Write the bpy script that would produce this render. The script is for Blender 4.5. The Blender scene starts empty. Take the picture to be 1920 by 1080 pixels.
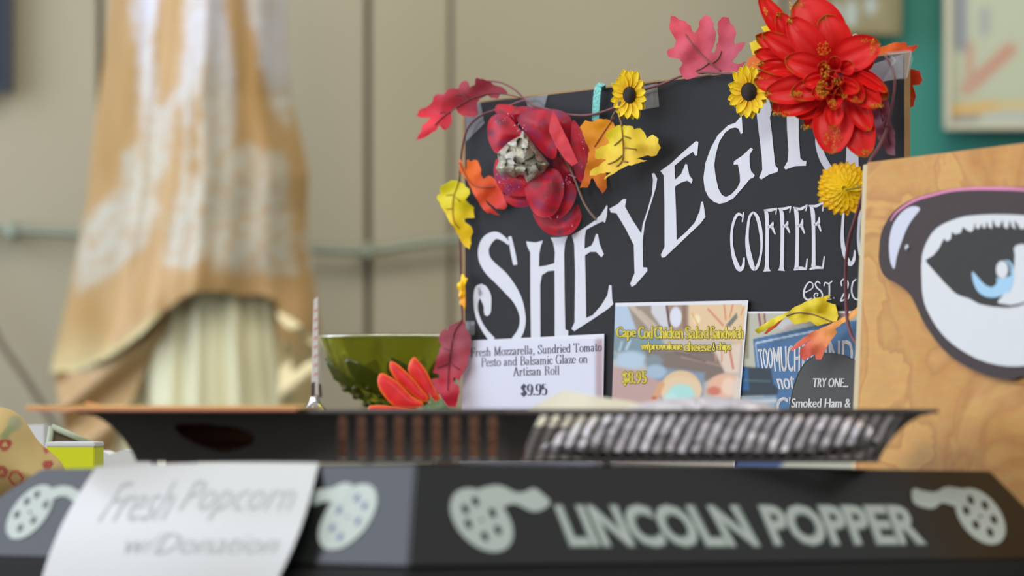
import bpy, bmesh, math, random
from mathutils import Vector, noise, geometry
random.seed(7)
SC = bpy.context.scene
COL = SC.collection
# ---------------------------------------------------------------- camera, world, lights, exposure
F = 7000.0            # focal length in pixels of a 1920 px wide frame
HOR = 770.0           # image row of the horizon
EYE = Vector((0, 0, 1.3))
cd = bpy.data.cameras.new('camera'); cam = bpy.data.objects.new('camera', cd); COL.objects.link(cam)
cam.location = EYE; cam.rotation_euler = (math.radians(90), 0, 0)
cd.sensor_width = 36; cd.lens = 36 * F / 1920; cd.shift_y = (HOR - 540) / 1920
cd.clip_start = .05; cd.clip_end = 100
cd.dof.use_dof = True; cd.dof.focus_distance = 3.38; cd.dof.aperture_fstop = 5.6
SC.camera = cam
w = bpy.data.worlds.new('world'); SC.world = w; w.use_nodes = True
w.node_tree.nodes['Background'].inputs[0].default_value = (.98, .99, 1, 1)
w.node_tree.nodes['Background'].inputs[1].default_value = .44
def area(name, loc, target, size, power, color=(1, 1, 1)):
    l = bpy.data.lights.new(name, 'AREA'); l.shape = 'RECTANGLE'; l.size, l.size_y = size; l.energy = power; l.color = color
    o = bpy.data.objects.new(name, l); COL.objects.link(o); o.location = loc
    o.rotation_euler = (Vector(target) - Vector(loc)).to_track_quat('-Z', 'Y').to_euler(); return o
area('hall_light_front', (-1.2, .2, 3.3), (0, 3.4, 1.3), (1.6, 1.0), 56, (1, .96, .91))
area('hall_light_rear', (.4, 4.6, 3.6), (0, 5.6, 1.4), (3, 1.2), 62, (1, .95, .86))
area('window_light', (-2.3, 5.2, 2.1), (-.9, 6.9, 1.4), (2.4, 1.6), 38, (.66, .80, 1))
SC.view_settings.view_transform = 'Standard'; SC.view_settings.look = 'None'
SC.view_settings.exposure = 0.0; SC.view_settings.gamma = 1; SC.view_settings.use_curve_mapping = False

# ---------------------------------------------------------------- helpers
def lin(c):
    return tuple(((v/255) / 12.92 if v/255 <= .04045 else ((v/255 + .055) / 1.055) ** 2.4) for v in c[:3]) + (1,)
def ray(px, py): return Vector(((px-960)/F, 1, (HOR-py)/F))
def P(px, py, Y): return EYE + ray(px, py) * Y
class Plane:
    def __init__(s, o, n): s.o = Vector(o); s.n = Vector(n).normalized()
    def hit(s, px, py, d=0.0):
        r = ray(px, py); return EYE + r * ((s.o + s.n*d - EYE).dot(s.n) / r.dot(s.n))
MATS = {}
def mat(name, c, rough=.6, metal=0, var=0, vscale=40, spec=.5, attr=False, trans=0, ior=1.45, alpha=1, coat=0, bump=0, stretch=(1,1,1), sss=0):
    if name in MATS: return MATS[name]
    m = bpy.data.materials.new(name); m.use_nodes = True; nt = m.node_tree; b = nt.nodes['Principled BSDF']
    b.inputs['Roughness'].default_value = rough; b.inputs['Metallic'].default_value = metal
    b.inputs['Specular IOR Level'].default_value = spec; b.inputs['IOR'].default_value = ior
    b.inputs['Transmission Weight'].default_value = trans; b.inputs['Alpha'].default_value = alpha
    b.inputs['Coat Weight'].default_value = coat
    if sss: b.inputs['Subsurface Weight'].default_value = sss; b.inputs['Subsurface Scale'].default_value = .004
    tc = nt.nodes.new('ShaderNodeTexCoord'); mp = nt.nodes.new('ShaderNodeMapping'); mp.inputs['Scale'].default_value = stretch
    nt.links.new(tc.outputs['Object'], mp.inputs['Vector'])
    nz = nt.nodes.new('ShaderNodeTexNoise'); nz.inputs['Scale'].default_value = vscale; nz.inputs['Detail'].default_value = 5
    nt.links.new(mp.outputs['Vector'], nz.inputs['Vector'])
    src = None
    if attr:
        a = nt.nodes.new('ShaderNodeAttribute'); a.attribute_name = 'Col'; src = a.outputs['Color']
    else: b.inputs['Base Color'].default_value = lin(c)
    if var:
        mr = nt.nodes.new('ShaderNodeMapRange'); mr.inputs['To Min'].default_value = 1-var; mr.inputs['To Max'].default_value = 1+var
        nt.links.new(nz.outputs['Fac'], mr.inputs['Value'])
        mx = nt.nodes.new('ShaderNodeMix'); mx.data_type = 'RGBA'; mx.blend_type = 'MULTIPLY'; mx.inputs['Factor'].default_value = 1
        if src: nt.links.new(src, mx.inputs['A'])
        else: mx.inputs['A'].default_value = lin(c)
        nt.links.new(mr.outputs['Result'], mx.inputs['B']); src = mx.outputs['Result']
    if src: nt.links.new(src, b.inputs['Base Color'])
    if bump:
        bp = nt.nodes.new('ShaderNodeBump'); bp.inputs['Strength'].default_value = bump; bp.inputs['Distance'].default_value = .001
        nt.links.new(nz.outputs['Fac'], bp.inputs['Height']); nt.links.new(bp.outputs['Normal'], b.inputs['Normal'])
    MATS[name] = m; return m
def link(name, me, m, parent=None):
    o = bpy.data.objects.new(name, me); COL.objects.link(o)
    if m: me.materials.append(m)
    if parent: o.parent = parent; o.matrix_parent_inverse = parent.matrix_world.inverted()
    return o
def mesh(name, vs, fs, m, parent=None, cols=None, smooth=False, thick=0, offset=0):
    me = bpy.data.meshes.new(name)
    if parent is not None and isinstance(parent, bpy.types.Object):
        base = world_loc(parent); vs = [Vector(v) - base for v in vs]
    me.from_pydata([tuple(v) for v in vs], [], fs); me.update()
    if cols:
        ca = me.color_attributes.new('Col', 'FLOAT_COLOR', 'POINT')
        for i, c in enumerate(cols): ca.data[i].color = c
    if smooth: me.polygons.foreach_set('use_smooth', [True]*len(me.polygons))
    o = bpy.data.objects.new(name, me); COL.objects.link(o); me.materials.append(m)
    if parent is not None: o.parent = parent
    if thick:
        md = o.modifiers.new('solid', 'SOLIDIFY'); md.thickness = thick; md.offset = offset
        if smooth: es = o.modifiers.new('crisp', 'EDGE_SPLIT'); es.split_angle = math.radians(52)
    return o
def world_loc(o):
    v = Vector((0, 0, 0))
    while o is not None: v = v + Vector(o.location); o = o.parent
    return v
def tag(o, label, cat, group=None):
    o['label'] = label; o['category'] = cat
    if group: o['group'] = group
    return o
def thing(name, label, cat, loc=(0, 0, 0), group=None):
    o = bpy.data.objects.new(name, None); o.empty_display_size = .02; COL.objects.link(o); o.location = loc
    return tag(o, label, cat, group)
def struct(o): o['kind'] = 'structure'; return o
def Z(pts, s, ox, oy): return [(p[0]/s + ox, p[1]/s + oy) + tuple(q/s for q in p[2:]) for p in pts]
def chaikin(pts, n=2):
    for _ in range(n):
        q = []
        for i in range(len(pts)):
            a, b = pts[i], pts[(i+1) % len(pts)]
            q += [(a[0]*.75+b[0]*.25, a[1]*.75+b[1]*.25), (a[0]*.25+b[0]*.75, a[1]*.25+b[1]*.75)]
        pts = q
    return pts
def cr(pts, n=6):        # catmull-rom through open list of tuples of any length
    if len(pts) < 3: return pts
    out = []
    for i in range(len(pts)-1):
        p0 = pts[max(i-1, 0)]; p1 = pts[i]; p2 = pts[i+1]; p3 = pts[min(i+2, len(pts)-1)]
        for k in range(n):
            t = k/n
            out.append(tuple(.5*((2*b)+(-a+c)*t+(2*a-5*b+4*c-d)*t*t+(-a+3*b-3*c+d)*t**3) for a, b, c, d in zip(p0, p1, p2, p3)))
    out.append(tuple(pts[-1])); return out
def inside(p, poly):
    x, y = p; r = False; j = len(poly)-1
    for i in range(len(poly)):
        xi, yi = poly[i][:2]; xj, yj = poly[j][:2]
        if (yi > y) != (yj > y) and x < (xj-xi)*(y-yi)/(yj-yi)+xi: r = not r
        j = i
    return r
def edgedist(p, poly):
    best = 1e9; px, py = p
    for i in range(len(poly)):
        ax, ay = poly[i-1][:2]; bx, by = poly[i][:2]; dx, dy = bx-ax, by-ay
        L = dx*dx+dy*dy; t = 0 if L == 0 else max(0, min(1, ((px-ax)*dx+(py-ay)*dy)/L))
        d = (ax+t*dx-px)**2+(ay+t*dy-py)**2
        if d < best: best = d
    return math.sqrt(best)
def tri(pts, step=None, jitter=0):
    """2-D triangulation of a simple outline, with inner points every step px"""
    vs = [Vector(p[:2]) for p in pts]; n = len(vs)
    if step:
        x0 = min(p[0] for p in pts); x1 = max(p[0] for p in pts); y0 = min(p[1] for p in pts); y1 = max(p[1] for p in pts)
        y = y0 + step/2; k = 0
        while y < y1:
            x = x0 + (step/2 if k % 2 else 0)
            while x < x1:
                q = (x + random.uniform(-jitter, jitter), y + random.uniform(-jitter, jitter))
                if inside(q, pts) and edgedist(q, pts) > step*.4: vs.append(Vector(q))
                x += step
            y += step*.87; k += 1
    v, e, f, _, _, _ = geometry.delaunay_2d_cdt(vs, [], [list(range(n))], 1, 1e-5)
    return [tuple(p) for p in v], [list(a) for a in f]
def orient(vs, fs):      # make faces look at the camera
    out = []
    for f in fs:
        a, b, c = vs[f[0]], vs[f[1]], vs[f[2]]
        nn = (b-a).cross(c-a)
        out.append(list(reversed(f)) if nn.dot(a-EYE) > 0 else f)
    return out
def sheet(name, pts, pl, d, m, parent=None, step=None, col=None, thick=.0004, smooth=False, jitter=0):
    p2, fs = tri(pts, step, jitter)
    vs = [pl.hit(x, y, d(x, y) if callable(d) else d) for x, y in p2]
    cols = [col(x, y) for x, y in p2] if col else None
    return mesh(name, vs, orient(vs, fs), m, parent, cols, smooth, thick, -1 if thick else 0)
def dome(pts, base, amp, r): return lambda x, y: base + amp*math.sin(min(1, edgedist((x, y), pts)/r)*math.pi/2)
def ribbon2d(pts, n=5, smooth=True):
    """variable-width stroke in px -> outline quads"""
    p = cr(pts, n) if smooth else pts
    L, R = [], []
    for i in range(len(p)):
        a = p[max(i-1, 0)]; b = p[min(i+1, len(p)-1)]
        dx, dy = b[0]-a[0], b[1]-a[1]; l = math.hypot(dx, dy) or 1
        h = max(p[i][2], .2)/2; L.append((p[i][0]-dy/l*h, p[i][1]+dx/l*h)); R.append((p[i][0]+dy/l*h, p[i][1]-dx/l*h))
    return L, R
def strokes(name, ss, pl, d, m, parent, n=5, smooth=True, polys=()):
    vs, fs = [], []
    for s in ss:
        L, R = ribbon2d(s, n, smooth); b = len(vs); k = len(L)
        vs += [pl.hit(x, y, d) for x, y in L] + [pl.hit(x, y, d) for x, y in R]
        fs += [[b+i, b+i+1, b+k+i+1, b+k+i] for i in range(k-1)]
    for q in polys:
        p2, f2 = tri(q); b = len(vs); vs += [pl.hit(x, y, d) for x, y in p2]; fs += [[b+i for i in f] for f in f2]
    return mesh(name, vs, orient(vs, fs), m, parent)
def tube(name, pts, r, m, parent=None, n=8, seg=6):
    """pts: world Vectors; r: number or list"""
    rr = r if isinstance(r, (list, tuple)) else [r]*len(pts)
    q = cr([tuple(p)+(k,) for p, k in zip(pts, rr)], seg) if len(pts) > 2 else [tuple(p)+(k,) for p, k in zip(pts, rr)]
    vs, fs = [], []
    up = Vector((.3, .2, 1)).normalized()
    for i, p in enumerate(q):
        a = Vector(q[max(i-1, 0)][:3]); b = Vector(q[min(i+1, len(q)-1)][:3]); t = (b-a).normalized()
        s = t.cross(up)
        if s.length < .01: s = t.cross(Vector((1, 0, 0)))
        s.normalize(); u = s.cross(t)
        for k in range(n):
            an = 2*math.pi*k/n; vs.append(Vector(p[:3]) + (s*math.cos(an)+u*math.sin(an))*p[3])
    for i in range(len(q)-1):
        for k in range(n): fs.append([i*n+k, i*n+(k+1) % n, (i+1)*n+(k+1) % n, (i+1)*n+k])
    fs += [list(range(n-1, -1, -1)), [len(vs)-n+k for k in range(n)]]
    return mesh(name, vs, fs, m, parent, smooth=True)
def hull8(name, c, m, parent=None, bevel=0):
    """box from 8 corners: 4 bottom then 4 top"""
    fs = [[3, 2, 1, 0], [4, 5, 6, 7], [0, 1, 5, 4], [1, 2, 6, 5], [2, 3, 7, 6], [3, 0, 4, 7]]
    o = mesh(name, [Vector(v) for v in c], fs, m, parent)
    bm = bmesh.new(); bm.from_mesh(o.data); bmesh.ops.recalc_face_normals(bm, faces=bm.faces)
    if bevel: bmesh.ops.bevel(bm, geom=bm.edges[:], offset=bevel, segments=2, affect='EDGES')
    bm.to_mesh(o.data); bm.free(); return o
def box(name, x0, x1, y0, y1, z0, z1, m, parent=None, bevel=0):
    return hull8(name, [(x0, y0, z0), (x1, y0, z0), (x1, y1, z0), (x0, y1, z0), (x0, y0, z1), (x1, y0, z1), (x1, y1, z1), (x0, y1, z1)], m, parent, bevel)
def prism(name, pts, z0, z1, m, parent=None, bevel=0):
    n = len(pts); vs = [(x, y, z0) for x, y in pts] + [(x, y, z1) for x, y in pts]
    fs = [list(range(n))[::-1], [n+i for i in range(n)]] + [[i, (i+1) % n, n+(i+1) % n, n+i] for i in range(n)]
    o = mesh(name, [Vector(v) for v in vs], fs, m, parent)
    bm = bmesh.new(); bm.from_mesh(o.data); bmesh.ops.recalc_face_normals(bm, faces=bm.faces)
    if bevel: bmesh.ops.bevel(bm, geom=bm.edges[:], offset=bevel, segments=2, affect='EDGES')
    bm.to_mesh(o.data); bm.free(); return o
def gridmesh(name, fn, nu, nv, m, parent=None, colfn=None, thick=0, keep=None, smooth=True):
    vs, cols, idx = [], [], {}
    for i in range(nu+1):
        for j in range(nv+1):
            idx[i, j] = len(vs); vs.append(fn(i/nu, j/nv))
            if colfn: cols.append(colfn(i/nu, j/nv))
    fs = [[idx[i, j], idx[i+1, j], idx[i+1, j+1], idx[i, j+1]] for i in range(nu) for j in range(nv) if not keep or keep((i+.5)/nu, (j+.5)/nv)]
    return mesh(name, vs, orient(vs, fs), m, parent, cols or None, smooth, thick, 0)
def lathe(name, prof, c, m, parent=None, n=48, mod=None):
    vs, fs = [], []
    for i, (r, z) in enumerate(prof):
        for k in range(n):
            a = 2*math.pi*k/n; rr = r + (mod(a, i, z) if mod else 0)
            vs.append(Vector((c[0]+rr*math.cos(a), c[1]+rr*math.sin(a), c[2]+z)))
    for i in range(len(prof)-1):
        for k in range(n): fs.append([i*n+k, i*n+(k+1) % n, (i+1)*n+(k+1) % n, (i+1)*n+k])
    return mesh(name, vs, fs, m, parent, smooth=True)
def textq(name, s, quad, pl, d, m, parent, bold=0.0, shear=0, track=1.0, shifts=((0, 0),)):
    """built-in font text mapped on an image-space quad (tl,tr,br,bl) of a plane"""
    c = bpy.data.curves.new('t', 'FONT'); c.body = s; c.offset = bold; c.shear = shear; c.space_character = track; c.resolution_u = 3
    o = bpy.data.objects.new('t', c); me = bpy.data.meshes.new_from_object(o)
    xs = [v.co.x for v in me.vertices]; ys = [v.co.y for v in me.vertices]; x0, x1, y0, y1 = min(xs), max(xs), min(ys), max(ys)
    tl, tr, br, bl = quad; vs = []
    for v in me.vertices:
        u = (v.co.x-x0)/(x1-x0); t = (y1-v.co.y)/(y1-y0)
        px = (tl[0]*(1-u)+tr[0]*u)*(1-t)+(bl[0]*(1-u)+br[0]*u)*t; py = (tl[1]*(1-u)+tr[1]*u)*(1-t)+(bl[1]*(1-u)+br[1]*u)*t
        vs.append((px, py))
    f0 = [list(p.vertices) for p in me.polygons]; nb = len(vs); fs = []; v2 = []
    for k, (sx_, sy_) in enumerate(shifts):
        v2 += [pl.hit(x+sx_, y+sy_, d) for x, y in vs]; fs += [[i+k*nb for i in f] for f in f0]
    vs = v2
    bpy.data.objects.remove(o); bpy.data.curves.remove(c); bpy.data.meshes.remove(me)
    return mesh(name, vs, orient(vs, fs), m, parent)
def mixc(a, b, t): t = max(0, min(1, t)); return tuple(a[i]*(1-t)+b[i]*t for i in range(3)) + (1,)
def nz(x, y, s=1, k=0): return noise.noise(Vector((x*s, y*s, k*7.3)))
def ss(a, b, x): t = max(0, min(1, (x-a)/(b-a))); return t*t*(3-2*t)

# ---------------------------------------------------------------- materials
M_wall = mat('beige_painted_panel', (161, 152, 127), .75, var=.05, vscale=2.5, stretch=(1, 1, .2))
M_seam = mat('dark_joint', (112, 98, 80), .9)
M_floor = mat('grey_concrete', (120, 116, 110), .7, var=.1, vscale=3)
M_green = mat('green_painted_board', (40, 118, 104), .6, var=.06, vscale=4)
M_attr = mat('printed_paper', (0, 0, 0), .45, attr=True, spec=.3)
M_leaf = mat('silk_leaf', (0, 0, 0), .55, attr=True, spec=.3, var=.12, vscale=220, bump=.15, sss=.0)
M_black = mat('black_powder_coat', (31, 32, 31), .42, var=.06, vscale=60)
M_hood = mat('glossy_black_hood', (28, 31, 29), .22, spec=.8)
M_tray = mat('dark_bronze_metal', (98, 93, 90), .5, spec=.5)
M_print = mat('pale_print', (196, 208, 202), .6)
M_print2 = mat('grey_print_outline', (150, 165, 158), .6)
M_chalk = mat('white_paint_marker', (216, 219, 226), .8, var=.07, vscale=25, stretch=(40, 40, 1))
M_board = mat('black_board', (36, 37, 38), .65, spec=.25, var=.07, vscale=6)
M_white = mat('white_paper', (214, 216, 228), .55)
M_card = mat('corrugated_cardboard', (168, 132, 84), .8, var=.1, vscale=200)
M_ink = mat('grey_black_ink', (72, 70, 88), .7)
M_yink = mat('yellow_ink', (250, 232, 84), .6)
M_dink = mat('dark_olive_outline', (70, 58, 24), .7)
M_wink = mat('white_ink', (232, 232, 230), .6)
M_darkpr = mat('dark_grey_ink', (70, 71, 68), .6)
M_vine = mat('brown_vine', (120, 70, 74), .6, var=.15, vscale=100)
M_stem = mat('taupe_stem', (132, 108, 92), .65, var=.15, vscale=100)
M_tape = mat('clear_tape', (225, 230, 232),   .12, alpha=.14, coat=.5)
M_frame = mat('brown_black_paint', (64, 54, 53), .65, spec=.3, var=.1, vscale=120)
M_eye = mat('eye_black_paint', (51, 51, 47), .65, spec=.3, var=.18, vscale=160)
M_ewh = mat('white_paint', (216, 220, 222), .6, var=.02, vscale=60)
M_blue = mat('sky_blue_paint', (160, 205, 232), .6)
M_pink = mat('pink_paint', (226, 134, 178), .6)
M_metal = mat('zinc_metal', (190, 200, 205), .3, metal=1)
M_chrome = mat('chrome', (225, 225, 228), .12, metal=1)
M_paper = mat('ivory_sleeve', (214, 217, 216), .28, var=.01, vscale=5, spec=.6)
M_scrawl = mat('faint_grey_marker', (184, 190, 190), .6)
M_wood = mat('brown_wood', (104, 66, 44), .6, var=.25, vscale=12, stretch=(1, 1, 8))
M_counter = mat('counter_laminate', (150, 140, 128), .5, var=.05, vscale=30)
M_dark = mat('dark_cabinet', (34, 32, 31), .5)
def ply_material():
    m = mat('birch_plywood', (206, 164, 108), .55); nt = m.node_tree; b = nt.nodes['Principled BSDF']
    tc = nt.nodes.new('ShaderNodeTexCoord'); mp = nt.nodes.new('ShaderNodeMapping'); mp.inputs['Scale'].default_value = (5, 5, 7)
    nt.links.new(tc.outputs['Object'], mp.inputs[0])
    n1 = nt.nodes.new('ShaderNodeTexNoise'); n1.inputs['Scale'].default_value = 1.5; n1.inputs['Detail'].default_value = 3; n1.inputs['Distortion'].default_value = 1.2
    nt.links.new(mp.outputs[0], n1.inputs['Vector'])
    r = nt.nodes.new('ShaderNodeValToRGB'); e = r.color_ramp.elements
    cs = [(.28, (218, 172, 108)), (.40, (228, 180, 110)), (.418, (204, 152, 92)), (.47, (220, 172, 104)), (.56, (212, 158, 88)), (.575, (202, 148, 84)), (.66, (226, 178, 110)), (.8, (210, 160, 94))]
    cs = [(p, (c[0]*.925, c[1]*.895, c[2]*.81)) for p, c in cs]; b.inputs['Specular IOR Level'].default_value = .25
    e[0].position, e[0].color = cs[0][0], lin(cs[0][1]); e[1].position, e[1].color = cs[-1][0], lin(cs[-1][1])
    for p, c in cs[1:-1]: q = e.new(p); q.color = lin(c)
    nt.links.new(n1.outputs['Fac'], r.inputs[0])
    n2 = nt.nodes.new('ShaderNodeTexNoise'); n2.inputs['Scale'].default_value = 40; mp2 = nt.nodes.new('ShaderNodeMapping'); mp2.inputs['Scale'].default_value = (1, 1, 6)
    nt.links.new(tc.outputs['Object'], mp2.inputs[0]); nt.links.new(mp2.outputs[0], n2.inputs['Vector'])
    mx = nt.nodes.new('ShaderNodeMix'); mx.data_type = 'RGBA'; mx.blend_type = 'SOFT_LIGHT'; mx.inputs['Factor'].default_value = .22
    nt.links.new(r.outputs[0], mx.inputs['A']); nt.links.new(n2.outputs['Color'], mx.inputs['B']); nt.links.new(mx.outputs['Result'], b.inputs['Base Color'])
    return m
M_ply = ply_material()

# ---------------------------------------------------------------- the room
struct(box('floor', -2.6, 3.6, -1, 8, -.05, 0, M_floor))
WY = 7.0
wb = struct(box('wall_back', -2.6, 3.6, WY+.02, WY+.12, 0, 4.2, M_seam))
def wx(px): return (px-960)/F*WY
seams = [-2.6, wx(-560), wx(-180), wx(188), wx(690), wx(845), wx(1470), wx(2100), wx(2600), 3.6]
for a, b in zip(seams, seams[1:]):
    box('panel', a+.0035 if a > -.2 else a+.006, b-.0035 if b > -.2 else b-.006, WY, WY+.03, .06, 4.15, M_wall, wb, .002)
WY0, WY1, WZ0, WZ1, WH = 1.5, 6.4, 1.3, 3.9, 4.2
wl = struct(bpy.data.objects.new('wall_left', None)); COL.objects.link(wl)
for a in ((-1, WY0, 0, WH), (WY1, 7.1, 0, WH), (WY0, WY1, 0, WZ0), (WY0, WY1, WZ1, WH)):
    box('wall_section', -2.7, -2.6, a[0], a[1], a[2], a[3], M_wall, wl)
win = struct(bpy.data.objects.new('window_1', None)); COL.objects.link(win); win.location = (-2.65, 4, WZ0)
M_sky = bpy.data.materials.new('daylight'); M_sky.use_nodes = True
_b = M_sky.node_tree.nodes['Principled BSDF']; _b.inputs['Base Color'].default_value = (0, 0, 0, 1)
_b.inputs['Emission Color'].default_value = (.78, .84, 1, 1); _b.inputs['Emission Strength'].default_value = 3.0
box('pane', -2.66, -2.65, WY0, WY1, WZ0, WZ1, M_sky, win)
for k in range(5): y = WY0+(WY1-WY0-.04)*k/4; box('mullion', -2.645, -2.61, y, y+.04, WZ0, WZ1, M_ewh, win)
box('window_sill', -2.64, -2.52, WY0-.05, WY1+.05, WZ0-.04, WZ0, M_ewh, win)
# green partition with pictures
pt = struct(prism('partition', [(wx(1578)*.95, 6.62), (2.9, 6.62), (2.9, 6.68), (wx(1578)*.95, 6.68)], 0, 2.9, M_green))
def px_at(px, Y): return (px-960)/F*Y
def pz_at(py, Y): return EYE.z + (HOR-py)/F*Y
def picture(label, x0, x1, y0, y1, Y, mfr, colfn, fw):
    X0, X1, Z0, Z1 = px_at(x0, Y), px_at(x1, Y), pz_at(y1, Y), pz_at(y0, Y)
    t = thing('framed_picture', label, 'picture', ((X0+X1)/2, Y, Z0))
    f = fw/F*Y
    for a in ((X0, X1, Z0, Z0+f), (X0, X1, Z1-f, Z1), (X0, X0+f, Z0+f, Z1-f), (X1-f, X1, Z0+f, Z1-f)):
        box('frame', a[0], a[1], Y, Y+.03, a[2], a[3], mfr, t, .002)
    def fn(u, v): return Vector((X0+f+(X1-X0-2*f)*u, Y+.012, Z0+f+(Z1-Z0-2*f)*v))
    gridmesh('print', fn, 40, 40, M_attr, t, lambda u, v: colfn(x0+fw+(x1-x0-2*fw)*u, y1-fw-(y1-y0-2*fw)*v), thick=.004)
    return t
def art_a(x, y):
    c = mixc(lin((172, 178, 152)), lin((158, 168, 146)), ss(150, 240, y))
    def seg(ax, ay, bx, by): return edgedist((x, y), [(ax, ay), (bx, by)])
    c = mixc(lin((178, 136, 116)), c, ss(6, 20, seg(1815, 165, 1895, 92)))
    c = mixc(lin((176, 146, 124)), c, ss(4, 14, seg(1818, 160, 1820, 85)))
    c = mixc(lin((128, 132, 136)), c, ss(8, 16, seg(1803, -60, 1803, 85)))
    c = mixc(lin((150, 152, 148)), c, ss(4, 14, seg(1848, 20, 1848, 58)))
    c = mixc(lin((198, 160, 92)), c, ss(5, 16, seg(1790, 205, 1870, 200)))
    c = mixc(lin((188, 172, 124)), c, ss(4, 14, seg(1880, 198, 2060, 196)))
    c = mixc(lin((132, 132, 130)), c, ss(4, 14, seg(1785, 226, 1830, 222)))
    c = mixc(lin((168, 172, 164)), c, ss(3, 12, seg(1850, 218, 2060, 214)))
    return c
M_cream = mat('cream_frame', (186, 182, 158), .5); M_olive = mat('olive_frame', (122, 112, 74), .5, var=.15, vscale=40)
picture('large pale picture in a cream frame on the green partition', 1772, 2120, -170, 243, 6.56, M_cream, art_a, 12)
def art_b(x, y):
    c = mixc(lin((136, 126, 92)), lin((122, 118, 92)), .5+nz(x, y, .03))
    for ax, ay in ((1567, 22), (1596, 34), (1597, 16), (1634, 10), (1572, -30), (1620, -40)):
        c = mixc(lin((158, 168, 160)), c, ss(5, 17, math.hypot(x-ax, (y-ay)*.7)))
    return c
picture('small olive framed picture above the red dahlia', 1535, 1690, -150, 66, 6.54, M_olive, art_b, 14)
M_navy = mat('navy_frame', (22, 26, 38), .5)
picture('dark navy framed picture at the left edge, cut by the frame', -190, 22, -220, 172, 6.93, M_navy, lambda x, y: lin((24, 30, 44)), 16)
# conduit along the wall
cdt = thing('conduit_pipe', 'thin grey-green pipe running along the beige wall behind the dress', 'pipe', P(600, 468, 6.95))
M_pipe = mat('grey_green_pipe', (138, 146, 128), .35, metal=.3)
def pathY(pts, Y): return [P(x, y, Y) for x, y in pts]
tube('pipe', pathY([(-400, 418), (-100, 426), (150, 438), (350, 452), (580, 467), (700, 469), (780, 458), (900, 447), (1200, 438), (1560, 430)], 6.955), .0085, M_pipe, cdt)
for px, py in ((20, 431), (690, 469), (1200, 438)): hull = box('clip', px_at(px-8, 6.955), px_at(px+8, 6.955), 6.94, 6.999, pz_at(py+14, 6.955), pz_at(py-14, 6.955), M_pipe, cdt, .002)
cb = tag(tube('hanging_cable', pathY([(-120, 470), (-40, 560), (0, 640), (45, 705), (85, 770), (125, 850), (160, 960), (180, 1100)], 6.9), .006, mat('taupe_cable', (112, 98, 80), .7), None), 'thin brown cable hanging down the wall left of the dress', 'cable')

# ---------------------------------------------------------------- the hanging gown
DY = 6.35
GOLD, LACE, IVORY = lin((180, 146, 98)), lin((184, 178, 160)), lin((206, 202, 162))
dress = thing('gown', 'gold and ivory lace gown hanging before the beige wall', 'dress', P(380, 900, DY))
skL = [(-260, 330), (-120, 285), (60, 262), (200, 240), (400, 215), (540, 205), (700, 185), (800, 172), (950, 160), (1200, 130)]
skR = [(-260, 440), (-120, 480), (60, 500), (200, 512), (400, 520), (540, 525), (700, 545), (800, 556), (950, 566), (1200, 590)]
def interp(t, y):
    for (a, b), (c, d) in zip(t, t[1:]):
        if y <= c: return b + (d-b)*max(0, (y-a)/(c-a))
    return t[-1][1]
def under(u, v):
    y = -250 + 1400*v; x = interp(skL, y) + (interp(skR, y)-interp(skL, y))*u
    amp = .005+.008*v
    d = amp*(math.sin(u*33)+.6*math.sin(u*57+1.3)) + .09*(2*u-1)**2 + .012*math.sin(u*9)*v
    return P(x, y, DY-.02+d)
gridmesh('underskirt', under, 160, 40, mat('ivory_satin', (214, 210, 174), .45, var=.05, vscale=9, stretch=(6, 6, .5)), dress, thick=.002)
ovL = [(-260, 300), (-120, 240), (0, 207), (120, 195), (250, 176), (380, 163), (450, 150), (560, 128), (660, 104), (700, 95), (760, 118), (860, 150), (1000, 170)]
ovR = [(-260, 450), (-120, 520), (0, 536), (180, 543), (260, 564), (330, 578), (400, 574), (520, 588), (620, 600), (780, 592), (1000, 590)]
hem = [(60, 684), (100, 700), (130, 700), (200, 672), (262, 630), (300, 590), (335, 562), (365, 547), (430, 549), (500, 556), (520, 566), (527, 640), (536, 780), (542, 900), (600, 1000)]
lace = [  # outlines of the lace appliqués on gold satin
    [(245, -20), (265, 100), (262, 280), (300, 390), (262, 470), (205, 515), (150, 545), (142, 520), (155, 430), (180, 395), (230, 350), (232, 290), (262, 270), (262, 60)],
    [(258, -40), (300, -40), (290, 60), (292, 180), (300, 210), (335, 170), (345, 120), (350, 60), (345, -40), (420, -40), (418, 40), (395, 100), (380, 180), (362, 190), (355, 240), (350, 330), (388, 330), (395, 480), (355, 500), (310, 500), (318, 420), (345, 330), (350, 240), (330, 180), (318, 300), (290, 360), (268, 300), (262, 100)],
    [(395, 30), (412, 20), (428, 60), (440, 150), (438, 280), (460, 270), (500, 290), (530, 285), (545, 430), (556, 510), (500, 512), (400, 505), (380, 400), (372, 250), (385, 120)],
    [(450, -40), (540, -40), (545, 180), (540, 235), (515, 215), (495, 150), (478, 60)],
    [(575, 420), (586, 470), (596, 520), (580, 500), (566, 450)]]
def lacecol(x, y):
    g = mixc(GOLD, lin((166, 130, 78)), .5 + 1.1*nz(x, y*.35, .02, 1))
    if y > 600: g = mixc(g, lin((196, 178, 128)), ss(600, 680, y)*.7 + .3*nz(x, y, .02, 4))
    best = 0
    for L in lace:
        i = inside((x, y), L); d = edgedist((x, y), L)
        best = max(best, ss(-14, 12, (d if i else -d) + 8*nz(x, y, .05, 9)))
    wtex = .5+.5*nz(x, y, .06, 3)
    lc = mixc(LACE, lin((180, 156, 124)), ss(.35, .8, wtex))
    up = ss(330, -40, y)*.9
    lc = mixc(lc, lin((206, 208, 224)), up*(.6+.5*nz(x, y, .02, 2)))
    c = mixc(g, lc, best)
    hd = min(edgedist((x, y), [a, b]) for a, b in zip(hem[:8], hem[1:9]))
    return mixc(lin((204, 192, 140)), c, ss(3, 14, hd) if x < 300 else 1)
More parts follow.
